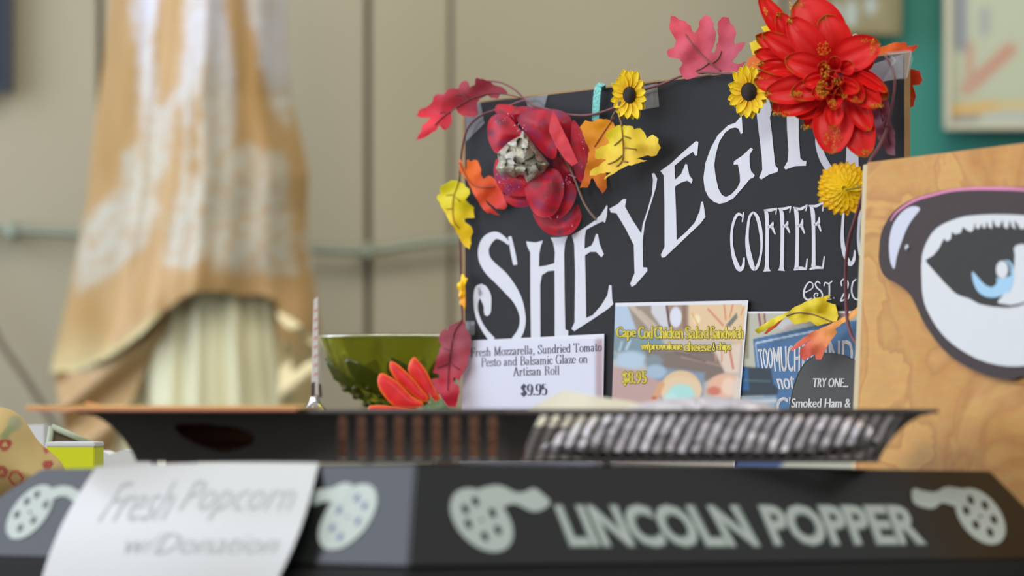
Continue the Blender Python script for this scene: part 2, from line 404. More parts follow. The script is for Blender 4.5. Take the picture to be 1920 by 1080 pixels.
hempoly = hem + [(620, 1000), (620, 1200), (60, 1200)]
def overf(u, v):
    y = -250 + 1250*v; x = interp(ovL, y) + (interp(ovR, y)-interp(ovL, y))*u
    amp = .010+.008*v
    d = amp*(math.sin(u*19+.8)+.5*math.sin(u*41+v*5)) + .22*(2*u-1)**2
    d += .02*math.sin((x+y)*.02)*ss(400, 650, y)
    return P(x, y, DY-.09+d)
def overxy(u, v):
    y = -250 + 1250*v; return interp(ovL, y) + (interp(ovR, y)-interp(ovL, y))*u, y
def okeep(u, v):
    x, y = overxy(u, v)
    if x > 522: return True
    hy = interp([(a, b) for a, b in hem[:11]], x); return y < hy
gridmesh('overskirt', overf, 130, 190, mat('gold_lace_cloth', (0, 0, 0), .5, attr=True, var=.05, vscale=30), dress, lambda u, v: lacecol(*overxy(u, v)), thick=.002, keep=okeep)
# soft side flounces of the overskirt at its two lower corners
def flounce(pts, Y, c):
    pl = Plane(P(pts[0][0], pts[0][1], Y), (0, -1, 0))
    sheet('flounce', chaikin(pts, 2), pl, lambda x, y: .02*math.sin(x*.05+y*.06), mat('flounce_'+c[0], c[1], .5, var=.08, vscale=20), dress, step=9, thick=.002, smooth=True)
flounce([(100, 692), (150, 703), (205, 682), (262, 640), (330, 575), (300, 640), (262, 720), (225, 790), (205, 900), (160, 905), (130, 840), (112, 760)], DY-.015, ('gold', (170, 140, 98)))
flounce([(512, 575), (598, 632), (598, 655), (530, 610)], DY-.16, ('cream', (206, 190, 144)))
flounce([(530, 716), (590, 668), (594, 690), (545, 745)], DY-.16, ('cream', (206, 190, 144)))
flounce([(524, 640), (545, 640), (555, 780), (540, 900), (520, 900)], DY-.15, ('cream', (206, 190, 144)))
hz = P(390, -262, DY).z
tube('hanger', [P(300, -225, DY), P(345, -262, DY), P(392, -290, DY), P(440, -262, DY), P(470, -225, DY)], .006, M_wood, dress)
tube('hook', [P(392, -290, DY), P(396, -340, DY), P(410, -360, DY+.1), P(400, -380, DY+.35), P(392, -385, 7.0)], .003, M_metal, dress)

# ---------------------------------------------------------------- counters
TZ = 1.22
ct = thing('rear_counter', 'tall rear counter with a grey top carrying the signs', 'counter', (0, 3.4, 0))
prism('worktop', [(-1.25, 3.08), (.06, 3.08), (.44, 2.80), (.57, 2.60), (1.25, 2.60), (1.25, 4.2), (-1.25, 4.2)], TZ-.035, TZ, M_counter, ct, .003)
prism('cabinet', [(-1.2, 3.12), (.07, 3.12), (.45, 2.85), (.60, 2.65), (1.2, 2.65), (1.2, 4.15), (-1.2, 4.15)], 0, TZ-.035, M_dark, ct)
cart = thing('front_stand', 'dark stand under the popcorn machine', 'stand', (0, 2.6, 0))
CA, CB, CC = Vector((-.435, 2.71)), Vector((-.065, 2.45)), Vector((.413, 2.726)); CDp = CA + CC - CB
def inset(k, pts):
    c = sum(pts, Vector((0, 0)))/len(pts); return [tuple(c + (p-c)*k) for p in pts]
quad = [CA, CB, CC, CDp]
prism('stand_top', inset(1.0, quad), .81, .85, M_dark, cart, .004)
prism('stand_body', inset(.92, quad), 0, .81, M_dark, cart)

# ---------------------------------------------------------------- popcorn machine
pop = thing('popcorn_machine', 'black popcorn machine with reel logos and LINCOLN POPPER on its hood', 'popcorn machine', (0, 2.7, .85))
bB, bC, bA = P(765, 1063, 2.45), P(2020, 1048, 2.726), P(-165, 1040, 2.71)
tB = P(779, 871, 2.49)
def pl3(a, b, c):
    n = (b-a).cross(c-a); n.normalize()
    if n.dot(a-EYE) > 0: n = -n
    return Plane(a, n)
PR = pl3(bB, bC, tB); PL = pl3(bB, bA, tB)
tC, tA = PR.hit(1860, 884), PL.hit(75, 880)
bD = Vector((CDp.x, CDp.y, bB.z)); tD = Vector((CDp.x, CDp.y-.03, tB.z-.005))
hull8('hood', [bA, bB, bC, bD, tA, tB, tC, tD], M_hood, pop, .0012)
prism('hood_rim', inset(1.0, [Vector((v.x, v.y)) for v in (bA, bB, bC, bD)]), bB.z-.020, bB.z-.002, M_black, pop, .003)
prism('cabinet', inset(.95, quad), .85, .90, M_black, pop, .003)
q4 = [Vector(p) for p in inset(.93, quad)]
for p in q4: box('corner_post', p.x-.012, p.x+.012, p.y-.012, p.y+.012, .90, bB.z-.02, M_black, pop)
M_glass = mat('smoked_glass', (60, 60, 58), .05, trans=.8, alpha=.6)
for i in range(4):
    a, b = q4[i], q4[(i+1) % 4]; nn = Vector((b.y-a.y, a.x-b.x)).normalized()*.002
    prism('glass_pane', [tuple(a-nn), tuple(b-nn), tuple(b+nn), tuple(a+nn)], .90, bB.z-.02, M_glass, pop)
c0 = sum(q4, Vector((0, 0)))/4
lathe('kettle', [(0, 0), (.06, 0), (.08, .02), (.085, .09), (.08, .11), (0, .115)], (c0.x, c0.y, 1.0), M_metal, pop)
tube('kettle_bracket', [Vector((c0.x, c0.y, 1.11)), Vector((c0.x, c0.y, 1.2))], .01, M_metal, pop)
def reel(cx, cy, a, b, h, holes, ribbon, pl, hr=7, pr=M_print, hm=M_hood):
    ring = [(cx+a*math.cos(t)+b*math.sin(t), cy+h*math.sin(t)) for t in [2*math.pi*k/40 for k in range(40)]]
    r = strokes('reel_emblem', [], pl, .0006, pr, pop, polys=[ring])
    strokes('film_strip', [], pl, .0008, pr, pop, polys=[ribbon])
    hp = []
    for x, y in holes: hp.append([(x+hr*.8*math.cos(t)+hr*b/h*math.sin(t)*.8, y+hr*math.sin(t)*1.15) for t in [2*math.pi*k/12 for k in range(12)]])
    hp.append([(cx+3*math.cos(t), cy+3*math.sin(t)) for t in [2*math.pi*k/8 for k in range(8)]])
    o = strokes('reel_hole', [], pl, .0010, hm, r, polys=hp)
    return r
reel(903, 975, 54, 24, 60, Z([(245, 205), (180, 255), (200, 350), (305, 430), (390, 390), (355, 280)], 3.43, 820, 880),
     chaikin(Z([(250, 130), (320, 110), (390, 98), (450, 120), (500, 150), (560, 150), (620, 112), (680, 160), (738, 212), (680, 262), (610, 278), (520, 225), (470, 220), (420, 250), (300, 250)], 3.43, 820, 880), 2), PR, 8)
reel(1838, 968, 42, 22, 53, Z([(1565, 275), (1660, 310), (1535, 345), (1720, 405), (1600, 440), (1695, 490)], 3.556, 1380, 860),
     chaikin(Z([(1170, 190), (1250, 215), (1335, 228), (1395, 183), (1480, 195), (1560, 210), (1520, 300), (1470, 325), (1370, 285), (1320, 338), (1240, 325), (1175, 295)], 3.556, 1380, 860), 1), PR, 7.5)
reel(56, 960, 36, -26, 51, Z([(165, 545), (120, 575), (205, 590), (75, 635), (150, 660), (90, 695)], 2.4, 0, 700),
     chaikin(Z([(220, 520), (300, 500), (370, 540), (400, 560), (340, 585), (290, 545), (230, 570), (180, 570)], 2.4, 0, 700), 1), PL, 6.5)
reel(652, 969, 46, -30, 62, Z([(1605, 560), (1640, 595), (1525, 615), (1610, 665), (1495, 695), (1530, 735)], 2.4, 0, 700),
     chaikin(Z([(1600, 500), (1540, 490), (1490, 520), (1430, 520), (1380, 560), (1400, 600), (1470, 570), (1510, 590), (1540, 600)], 2.4, 0, 700), 1), PL, 6.5, hm=mat('hood_reflection_blue', (108, 124, 160), .4))  # holes filled with the blue that the glossy black panel reflects here
for nm, off, mm, d, gx in (('lettering_outline', .055, M_print2, .0005, 3), ('lettering', .02, M_print, .0009, 0)):
    textq(nm, 'LINCOLN', [(1040-gx, 948-gx), (1378+gx*2, 948-gx), (1425+gx, 1024+gx), (1072-gx, 1024+gx)], PR, d, mm, pop, bold=off)
    textq(nm, 'POPPER', [(1422-gx, 948-gx), (1712+gx, 948-gx), (1737+gx, 1020+gx), (1455-gx, 1022+gx)], PR, d, mm, pop, bold=off)
# handwritten sleeve draped over the hood
sl = thing('paper_sign', 'glossy white handwritten sign draped over the front left of the popcorn machine hood', 'sign', PL.hit(350, 880, .01))
def slf(u, v):
    top = (181+417*u, 876-7*u-4*math.sin(u*3.1)); bot = (72+424*u, 1110)
    cx = -14*math.sin(v*math.pi)*(1-u) + (18*math.sin(v*2.4)*u)
    x = top[0]*(1-v)+bot[0]*v + cx; y = top[1]*(1-v)+bot[1]*v
    return x, y
def sl3(u, v, e=0): x, y = slf(u, v); return PL.hit(x, y, .004 + .010*math.sin(v*math.pi) + .006*u*v + .004*math.sin(u*4)+e)
gridmesh('sleeve', lambda u, v: sl3(u, v), 30, 30, M_paper, sl, thick=.0008)
def scrawl(s, u0, u1, v0, v1, bold):
    c = bpy.data.curves.new('t', 'FONT'); c.body = s; c.offset = bold; c.shear = .25; c.resolution_u = 2
    o = bpy.data.objects.new('t', c); me = bpy.data.meshes.new_from_object(o)
    xs = [v.co.x for v in me.vertices]; ys = [v.co.y for v in me.vertices]; a, b, e, f = min(xs), max(xs), min(ys), max(ys)
    vs = [sl3(u0+(u1-u0)*(v.co.x-a)/(b-a), v0+(v1-v0)*(f-v.co.y)/(f-e), .0012) for v in me.vertices]; fs = [list(p.vertices) for p in me.polygons]
    bpy.data.objects.remove(o); mesh('handwriting', vs, orient(vs, fs), M_scrawl, sl)
scrawl('Fresh', .14, .42, .13, .44, -.012); scrawl('Popcorn', .46, .93, .13, .44, -.012); scrawl('w/Donation', .30, .93, .54, .70, -.015)

# ---------------------------------------------------------------- vented tray on the hood
tray = thing('vented_tray', 'dark flared metal tray with slotted sides standing on the popcorn machine', 'tray', P(955, 868, 2.75))
H0, H1 = pz_at(868, 2.62), 1.2996
tA2, tB2, tC2 = Vector((px_at(262, 2.72), 2.70)), Vector((px_at(955, 2.60), 2.60)), Vector((px_at(1640, 2.68), 2.66))
prof = [(0, 0), (.22, .16), (.42, .34), (.60, .52), (.76, .70), (.88, .86), (.95, .95), (1, 1.0)]  # height, outward share... (v, off)
def off(v):  # concave trumpet: outward share for height share v
    return (1-math.sqrt(max(0, 1-v**1.6)))*.75 + .25*v
FL = .040
def trayface(a, b, na, nb, u, v, sh=0):
    p = a + (b-a)*u; n = na + (nb-na)*u; o = off(v)*FL
    q = p + n*o; return Vector((q.x, q.y, H0+(H1-H0)*v))
def dirn(a, b): d = (b-a).normalized(); return Vector((d.y, -d.x))
tD2, tE2 = Vector((tC2.x+.01, tC2.y+.24)), Vector((tA2.x-.01, tA2.y+.24))
corners = [tA2, tB2, tC2, tD2, tE2]
nrm = [dirn(corners[i], corners[(i+1) % 5]) for i in range(5)]
mit = []
for i in range(5):
    n = nrm[i-1] + nrm[i]; mit.append(n / (n.length_squared/2))
def xof(u, v, fi):
    w = trayface(corners[fi], corners[fi+1], mit[fi], mit[fi+1], u, v); return 960+(w.x/w.y)*F
hole = chaikin([(322, 796), (340, 792), (380, 793), (430, 797), (468, 806), (482, 822), (470, 838), (440, 846), (420, 852), (395, 845), (360, 832), (335, 815)], 2)
def keepL(u, v):
    x = xof(u, v, 0); y = 868-98*v
    if inside((x, y), hole): return False
    if 634 < x < 946 and .09 < v < .93: return not ((x-634) % 35.2 < 17)
    return True
def keepR(u, v):
    x = xof(u, v, 1)
    k = x - 40*(1-math.sqrt(max(0, 1-v)))*1.0 - 12*v
    if .08 < v < .93 and 975 < k < 1652: return not ((k-975) % 24 < 15)
    return True
gridmesh('front_left_side', lambda u, v: trayface(tA2, tB2, mit[0], mit[1], u, v), 260, 26, M_tray, tray, thick=.0012, keep=keepL)
gridmesh('front_right_side', lambda u, v: trayface(tB2, tC2, mit[1], mit[2], u, v), 360, 30, M_tray, tray, thick=.0012, keep=keepR)
for i in (2, 3, 4):
    gridmesh('side', lambda u, v: trayface(corners[i], corners[(i+1) % 5], mit[i], mit[(i+1) % 5], u, v), 6, 12, M_tray, tray, thick=.0012)
prism('tray_floor', [tuple(c) for c in corners], H0, H0+.0015, M_tray, tray)
rimp = [Vector((c.x+m_.x*FL, c.y+m_.y*FL, H1)) for c, m_ in zip(corners, mit)]
for i in range(5): tube('rim', [rimp[i], rimp[(i+1) % 5]], .0016, M_tray, tray)
# contents of the tray
crate = thing('wooden_crate', 'small brown wooden crate inside the left half of the vented tray', 'crate', (px_at(640, 2.8), 2.8, H0+.0016))
for k in range(3): box('slat', px_at(300, 2.78), px_at(975, 2.78), 2.765, 2.770, H0+.0025+.011*k, H0+.0115+.011*k, M_wood, crate, .0005)
box('crate_back', px_at(300, 2.9), px_at(975, 2.9), 2.86, 2.865, H0+.002, H0+.034, M_wood, crate)
for px in (298, 977): box('crate_end', px_at(px, 2.78)-.003, px_at(px, 2.78)+.003, 2.77, 2.86, H0+.002, H0+.034, M_wood, crate)
M_bag = mat('clear_plastic_bag', (222, 218, 226), .35, spec=.5, var=.25, vscale=45, coat=.25, bump=.4)
def blob(name, label, cat, outline, Y, dep, m, amp, step=10, group=None):
    """crumpled closed bag traced in silhouette, with real depth"""
    pts = chaikin(outline, 2); p2, fs = tri(pts, step, step*.25)
    vs = []
    n = len(p2); ed = [edgedist(p, pts) for p in p2]; mx = max(ed)
    for s in (-1, 1):
        for p, e in zip(p2, ed):
            t = math.sin(min(1, e/(mx*.3))*math.pi/2)*dep/2
            vs.append(P(p[0], p[1], Y) + Vector((0, s*t + amp*nz(p[0], p[1], .05, s+2)*min(1, e/8), 0)))
    ff = [f for f in orient(vs, fs)] + [[i+n for i in reversed(f)] for f in orient(vs[:n], fs)]
    o = mesh(name, vs, ff, m, None)
    bm = bmesh.new(); bm.from_mesh(o.data); bmesh.ops.remove_doubles(bm, verts=bm.verts, dist=1e-6); bmesh.ops.recalc_face_normals(bm, faces=bm.faces); bm.to_mesh(o.data); bm.free()
    return tag(o, label, cat, group)
blob('plastic_bag', 'crinkled clear plastic bag mounded in the right half of the tray', 'bag', [(985, 864), (1060, 800), (1150, 766), (1215, 752), (1300, 744), (1385, 745), (1440, 758), (1480, 772), (1560, 780), (1640, 792), (1650, 862)], 2.725, .12, M_bag, .006, 12)
cp = tag(sheet('cream_paper', [(965, 779), (1010, 757), (1048, 736), (1058, 732), (1110, 742), (1180, 752), (1240, 768), (1250, 800), (1000, 800)], Plane(P(1050, 770, 2.72), (-.2, -1, .15)), lambda x, y: .004*math.sin(x*.03), mat('cream_paper', (238, 234, 208), .6), None, step=20, thick=.0006), 'folded cream paper poking above the tray rim before the price cards', 'paper')
cdb = thing('cardboard_sheet', 'thin orange-edged cardboard sheet lying on the left rim of the tray', 'cardboard', P(330, 768, 2.7))
M_orange = mat('orange_card', (232, 170, 112), .6); M_redcard = mat('salmon_card', (226, 148, 116), .6)
prism('sheet', [(px_at(48, 2.62), 2.62), (px_at(575, 2.62), 2.60), (px_at(600, 2.8), 2.86), (px_at(40, 2.8), 2.86)], 1.3016, 1.3036, mat('yellow_card', (236, 200, 130), .6), cdb, .0004)
prism('lower_ply', [(px_at(48, 2.62), 2.619), (px_at(560, 2.62), 2.599), (px_at(585, 2.8), 2.859), (px_at(40, 2.8), 2.859)], 1.3, 1.3016, M_redcard, cdb)
hull8('raised_flap', [P(158, 757, 2.66), P(200, 765, 2.66), P(200, 765, 2.70), P(158, 757, 2.70), P(160, 753, 2.66), P(205, 763, 2.66), P(205, 763, 2.70), P(160, 753, 2.70)], M_orange, cdb)

# ---------------------------------------------------------------- things left of the tray
def bagcol(x, y):
    c = mixc(lin((206, 184, 124)), lin((196, 172, 112)), .5+nz(x, y, .02))
    for cx, cy, r, w_, cc in ((17, 834, 8, 4, (176, 70, 62)), (12, 885, 8, 4.5, (180, 90, 80)), (93, 872, 5, 4, (170, 70, 60)), (38, 897, 12, 3, (186, 84, 70)), (88, 843, 4, 3.5, (176, 80, 66)), (-30, 850, 9, 4, (176, 70, 62)), (-55, 905, 12, 4, (176, 70, 62)), (60, 930, 12, 4, (180, 80, 70))):
        d = abs(math.hypot(x-cx, y-cy)-r); c = mixc(lin(cc), c, ss(w_*.5, w_*1.3, d))
    c = mixc(lin((160, 162, 128)), c, ss(8, 16, math.hypot(x-30, (y-795)*.8))); c = mixc(lin((150, 160, 108)), c, ss(4, 10, edgedist((x, y), [(24, 805), (16, 818)])))
    return c
bo = [(-140, 930), (-140, 820), (-80, 780), (-20, 764), (10, 764), (38, 778), (55, 802), (72, 830), (100, 852), (122, 874), (134, 930), (130, 945), (-138, 945)]
bp = chaikin(bo, 2); p2, fs = tri(bp, 5); ed = [edgedist(p, bp) for p in p2]; mxx = max(ed)
vs = [P(p[0], p[1], 3.2)+Vector((0, s*math.sin(min(1, e/mxx)*math.pi/2)*.035, 0)) for s in (-1, 1) for p, e in zip(p2, ed)]
lowz = min(v.z for v in vs)
cols = [bagcol(*p) for p in p2]*2; nn_ = len(p2)
fs1 = orient(vs, fs); o = mesh('fabric_bag', vs, fs1+[[i+nn_ for i in reversed(f)] for f in fs1], mat('printed_cloth', (0, 0, 0), .8, attr=True), None, cols, True)
tag(o, 'cream cloth bag printed with red rings at the left end of the machine', 'bag')
o.location.z += max(0, 1.2205-lowz)
yb = thing('yellow_box', 'bright yellow-green carton with a white lid edge behind the cloth bag', 'box', P(134, 900, 3.55))
M_lime = mat('lime_card', (214, 224, 22), .5)
X0, X1 = px_at(86, 3.5), px_at(177, 3.5)
box('carton', X0, X1, 3.5, 3.58, TZ+.0005, pz_at(838, 3.5), M_lime, yb, .001)
box('lid', X0-.0005, X1+.0005, 3.4995, 3.5805, pz_at(838, 3.5), pz_at(829, 3.5), M_ewh, yb, .001)
def prismY(name, label, cat, pts, Y0, Y1, m):
    n = len(pts); vs = [P(x, y, Y0) for x, y in pts]; vs += [v+Vector((0, Y1-Y0, 0)) for v in vs]
    fs = [list(range(n)), [n+i for i in range(n)][::-1]] + [[i, (i+1) % n, n+(i+1) % n, n+i] for i in range(n)]
    o = mesh(name, vs, fs, m, None); bm = bmesh.new(); bm.from_mesh(o.data); bmesh.ops.recalc_face_normals(bm, faces=bm.faces); bm.to_mesh(o.data); bm.free(); return tag(o, label, cat)
base_py = lambda Y: HOR + (EYE.z-TZ)*F/Y
prismY('white_bag', 'white crumpled paper bag between the yellow box and the tray', 'paper bag', [(176, base_py(3.7)-.3), (178, 846), (190, 846), (205, 852), (215, 849), (232, 843), (262, 846), (280, 858), (286, base_py(3.7)-.3)], 3.7, 3.78, M_ewh)
prismY('white_carton', 'small white carton seen between cloth bag and yellow box', 'box', [(46, base_py(3.9)-.3), (50, 797), (82, 797), (84, base_py(3.9)-.3)], 3.9, 3.96, M_ewh)
st = thing('wire_stand', 'pale green slanted display stand behind the yellow box', 'stand', P(95, base_py(3.7), 3.7))
M_pg = mat('pale_green_wire', (168, 180, 156), .4)
def bar(name, a, b, r): return tube(name, [P(a[0], a[1], 3.65), P(b[0], b[1], 3.65)], r, M_pg, st)
bar('rail', (97, 800), (172, 832), .003); bar('leg', (97, 800), (79, base_py(3.65)-6), .003); bar('leg', (172, 832), (170, base_py(3.65)-6), .003)
sheet('back_panel', [(97, 803), (168, 832), (160, 880), (84, 880)], Plane(P(100, 830, 3.655), (0, -1, 0)), 0, mat('brown_felt', (104, 92, 78), .9), st)

# ---------------------------------------------------------------- riser, bowl, glass
rz = pz_at(774, 3.7)
ris = thing('wooden_riser', 'brown wooden box riser under the green bowl, hidden behind the tray', 'riser', (px_at(700, 3.8), 3.8, TZ))
box('riser_top', px_at(330, 3.9), px_at(850, 3.9), 3.74, 4.02, rz-.012, rz, M_wood, ris, .002)
for px in (345, 835): box('riser_leg', px_at(px, 3.9)-.006, px_at(px, 3.9)+.006, 3.76, 4.0, TZ, rz-.012, M_wood, ris)
BX, BY = px_at(742, 3.9), 3.88
bowl = thing('glass_bowl', 'olive green pressed glass bowl with leaf shapes beside the black sign', 'bowl', (BX, BY, rz))
M_gg = mat('olive_glass', (188, 194, 84), .05, trans=.92, ior=1.25, spec=.6)
bh = pz_at(631, 3.85)-rz; R = 142/F*3.88
prof = [(.0, 0), (.25, 0), (.30, .03), (.27, .07), (.42, .16), (.60, .30), (.76, .50), (.87, .70), (.95, .88), (1.0, 1.0)]
prof = cr(prof, 4)
def bmod(a, i, z):
    t = z/bh
    if t < .08: return 0
    k = max(0, math.cos(a*9+t*3.0))**3
    return .0045*k*math.sin(min(1, max(0, (t-.08)/.75))*math.pi) + (.002*math.sin(a*40)*(1 if t < .45 else 0))
outer = [(r*R, z*bh) for r, z in prof]; inner = [(max(0, r*R-.003), z*bh+.002) for r, z in prof[::-1]]
lathe('bowl_wall', outer+inner, (BX, BY, rz), M_gg, bowl, 144, bmod)
M_gdk = mat('dark_olive_glass', (120, 134, 40), .06, trans=.8, ior=1.3, spec=.9)
tube('rim', [Vector((BX+R*math.cos(2*math.pi*k/36), BY+R*math.sin(2*math.pi*k/36), rz+bh)) for k in range(37)], .0011, mat('rim_highlight_glass', (196, 204, 150), .08, trans=.5, spec=.9), bowl, n=6, seg=2)  # paler glass tube puts the highlight along the lip into the colour
for k in range(9):   # raised leaf shapes
    a = 2*math.pi*k/9 + .3
    def lf(u, v, a=a):
        t = .16+.56*u; wv = math.sin(u*math.pi)**.8*.26
        r = None
        for (r0, z0), (r1, z1) in zip(prof, prof[1:]):
            if z0 <= t <= z1: r = r0+(r1-r0)*(t-z0)/max(1e-6, z1-z0)
        aa = a + (v-.5)*wv/max(r, .3)*1.6 - .5*u
        rr = r*R + bmod(aa, 5, t*bh) + .001 + .002*math.sin(v*math.pi)
        return Vector((BX+rr*math.cos(aa), BY+rr*math.sin(aa), rz+t*bh))
    gridmesh('leaf_relief', lf, 12, 6, M_gdk, bowl, thick=.0006)
for ring in range(3):
    for k in range(18):
        a = 2*math.pi*(k+.5*ring)/18; t = .12+.1*ring; r = [(r1) for (r1, z1) in prof if z1 >= t][0]*R+.001
        c = Vector((BX+r*math.cos(a), BY+r*math.sin(a), rz+t*bh))
        if math.sin(a) < .2: lathe('bead', [(0, -.004), (.003, -.003), (.0042, 0), (.003, .003), (0, .004)], c, M_gdk, bowl, 8)
gh = thing('glass_holder', 'slim clear glass holder with a white and pink striped card, left of the green bowl', 'glass holder', (px_at(590, 3.8), 3.8, rz))
GX = px_at(590, 3.8); sc_ = 3.8/F
M_clear = mat('clear_glass', (240, 242, 244), .03, trans=.9, ior=1.45)
lathe('foot', cr([(0, 0), (24*sc_, 0), (24*sc_, 2*sc_), (19*sc_, 8*sc_), (14*sc_, 14*sc_), (10*sc_, 20*sc_), (7*sc_, 30*sc_), (0, 31*sc_)], 3), (GX, 3.8, rz), M_chrome, gh, 20)
def card(name, q, Y, m, t=.0015): 
    vs = [P(x, y, Y) for x, y in q]; vs += [v+Vector((0, t, 0)) for v in vs]
    return hull8(name, [vs[3], vs[2], vs[6], vs[7], vs[0], vs[1], vs[5], vs[4]], m, gh)
card('card', [(588, 562), (596, 556), (597, 740), (583, 740)], 3.8, mat('pale_card', (222, 220, 214), .4))
card('stem_glass', [(597.5, 640), (602, 650), (605, 742), (598, 742)], 3.8, M_clear, .004)
for yy in range(578, 700, 17): card('stripe', [(589, yy+3), (595, yy), (595, yy+5), (588.5, yy+8)], 3.7995, mat('pink_ink', (222, 164, 158), .5), .0004)
card('dark_clip', [(584, 718), (590, 716), (590, 745), (583, 745)], 3.799, mat('brown_clip', (84, 66, 58), .3)); card('dark_clip', [(597, 720), (602, 720), (604, 745), (598, 745)], 3.799, MATS['brown_clip'])

# ---------------------------------------------------------------- the black sign board
BL, BR_ = P(872, 196, 3.74), P(1694, 100, 3.2)
bdir = Vector((BR_.x-BL.x, BR_.y-BL.y, 0)).normalized(); bn = Vector((bdir.y, -bdir.x, 0))
if bn.y > 0: bn = -bn
BP = Plane(BL, bn)
sign = thing('menu_board', 'black board sign hand-lettered in white with SHEYEG... COFFEE and EST. 20', 'sign', (BL.x, BL.y, TZ))
f = [BP.hit(872, 196), BP.hit(1694, 100)]
fb = [Vector((f[0].x, f[0].y, TZ+.0005)), Vector((f[1].x, f[1].y, TZ+.0005))]
bk = -bn*.0075
hull8('board', [fb[0], fb[1], fb[1]+bk*.1, fb[0]+bk*.1, f[0], f[1], f[1]+bk*.1, f[0]+bk*.1], M_board, sign)
g0, g1 = bk*.12, bk
up = Vector((0, 0, .0015)); lf_ = -bdir*.005; rt_ = bdir*.0002
hull8('cardboard_core', [fb[0]+g0+lf_, fb[1]+g0+rt_, fb[1]+g1+rt_, fb[0]+g1+lf_, f[0]+g0+lf_+up, f[1]+g0+rt_+up, f[1]+g1+rt_+up, f[0]+g1+lf_+up], M_card, sign)
z1 = lambda L: Z(L, 4.5, 880, 400)
S1 = [z1([(388, 435, 34), (372, 350, 40), (352, 250, 34), (340, 195, 28)]),
      z1([(335, 258, 26), (285, 212, 42), (220, 186, 64), (155, 225, 88), (120, 300, 90), (130, 390, 100), (185, 470, 118), (265, 545, 124), (345, 640, 108), (408, 735, 78), (444, 840, 54), (450, 920, 50), (430, 1000, 55), (385, 1070, 64)]),
      z1([(138, 862, 24), (150, 835, 56), (152, 780, 66), (135, 700, 96), (96, 640, 92), (66, 690, 62), (55, 760, 38), (60, 830, 32), (85, 910, 34), (130, 990, 40), (195, 1070, 54)])]
Hp = z1([(480, 235), (500, 240), (560, 246), (622, 228), (602, 280), (590, 340), (588, 450), (655, 440), (717, 420), (722, 330), (708, 250), (684, 205), (760, 203), (830, 190), (808, 250), (800, 330), (804, 700), (810, 980), (835, 990), (832, 1050), (720, 1050), (720, 700), (718, 482), (665, 488), (612, 522), (598, 600), (600, 1070), (520, 1070), (515, 700), (514, 330), (490, 280)])
E1 = z1([(865, 185), (960, 130), (1060, 60), (1110, 10), (1160, -70), (1166, -60), (1160, 20), (1145, 80), (1125, 68), (1060, 98), (985, 140), (975, 200), (972, 298), (1030, 272), (1050, 232), (1070, 172), (1085, 180), (1100, 260), (1135, 345), (1115, 372), (1070, 325), (1020, 325), (976, 355), (982, 600), (986, 882), (1040, 860), (1110, 780), (1165, 690), (1180, 605), (1200, 608), (1205, 720), (1215, 765), (1180, 800), (1040, 895), (885, 994), (862, 975), (888, 920), (893, 500), (885, 260)])
Yp = Z([(225, 545), (280, 515), (320, 478), (340, 480), (330, 530), (380, 620), (440, 712), (450, 650), (480, 560), (512, 450), (520, 350), (512, 308), (528, 304), (548, 340), (540, 400), (500, 530), (465, 640), (450, 760), (452, 940), (480, 942), (482, 965), (400, 1060), (375, 1072), (366, 1050), (395, 980), (390, 790), (335, 680), (272, 575), (235, 570)], 3.6, 1080, 240)
E2 = Z([(570, 290), (640, 240), (720, 165), (810, 88), (826, 95), (818, 185), (805, 188), (790, 160), (730, 200), (665, 255), (668, 350), (710, 310), (738, 243), (750, 245), (765, 320), (788, 350), (780, 374), (750, 355), (705, 370), (668, 395), (675, 560), (680, 757), (740, 705), (800, 640), (835, 560), (845, 497), (858, 497), (874, 600), (840, 645), (600, 872), (580, 875), (573, 855), (598, 800), (597, 500), (592, 320)], 3.6, 1080, 240)
z3 = lambda L: Z(L, 4.909, 1300, 180)
Gp = z3([(425, 200), (445, 188), (450, 260), (455, 340), (437, 350), (415, 300), (385, 290), (340, 300), (290, 340), (240, 420), (205, 540), (193, 640), (205, 740), (230, 850), (262, 910), (300, 930), (350, 905), (405, 845), (430, 790), (428, 720), (410, 630), (370, 632), (375, 600), (450, 550), (530, 475), (550, 490), (518, 540), (518, 610), (530, 690), (565, 730), (555, 748), (520, 765), (450, 850), (370, 940), (300, 980), (240, 992), (190, 975), (140, 930), (105, 860), (93, 760), (110, 620), (160, 480), (225, 360), (320, 270), (390, 245)])
I1 = z3([(575, 0), (690, 0), (722, 130), (705, 200), (722, 330), (745, 560), (755, 640), (780, 670), (775, 700), (700, 722), (625, 768), (606, 750), (635, 680), (630, 560), (608, 380), (585, 190)])
I2 = z3([(855, 0), (965, 0), (978, 110), (970, 220), (972, 400), (985, 570), (1010, 597), (1042, 600), (1036, 642), (940, 645), (850, 677), (833, 660), (868, 600), (876, 500), (862, 300)])
O1 = [z3([(1170, 300, 50), (1150, 400, 56), (1165, 500, 60), (1205, 600, 66), (1265, 690, 62), (1330, 740, 50)])]
N1 = z3([(1400, 200), (1490, 200), (1515, 430), (1522, 640), (1520, 760), (1400, 760), (1405, 600), (1412, 400)])
z4 = lambda L: Z(L, 5.143, 1360, 370)
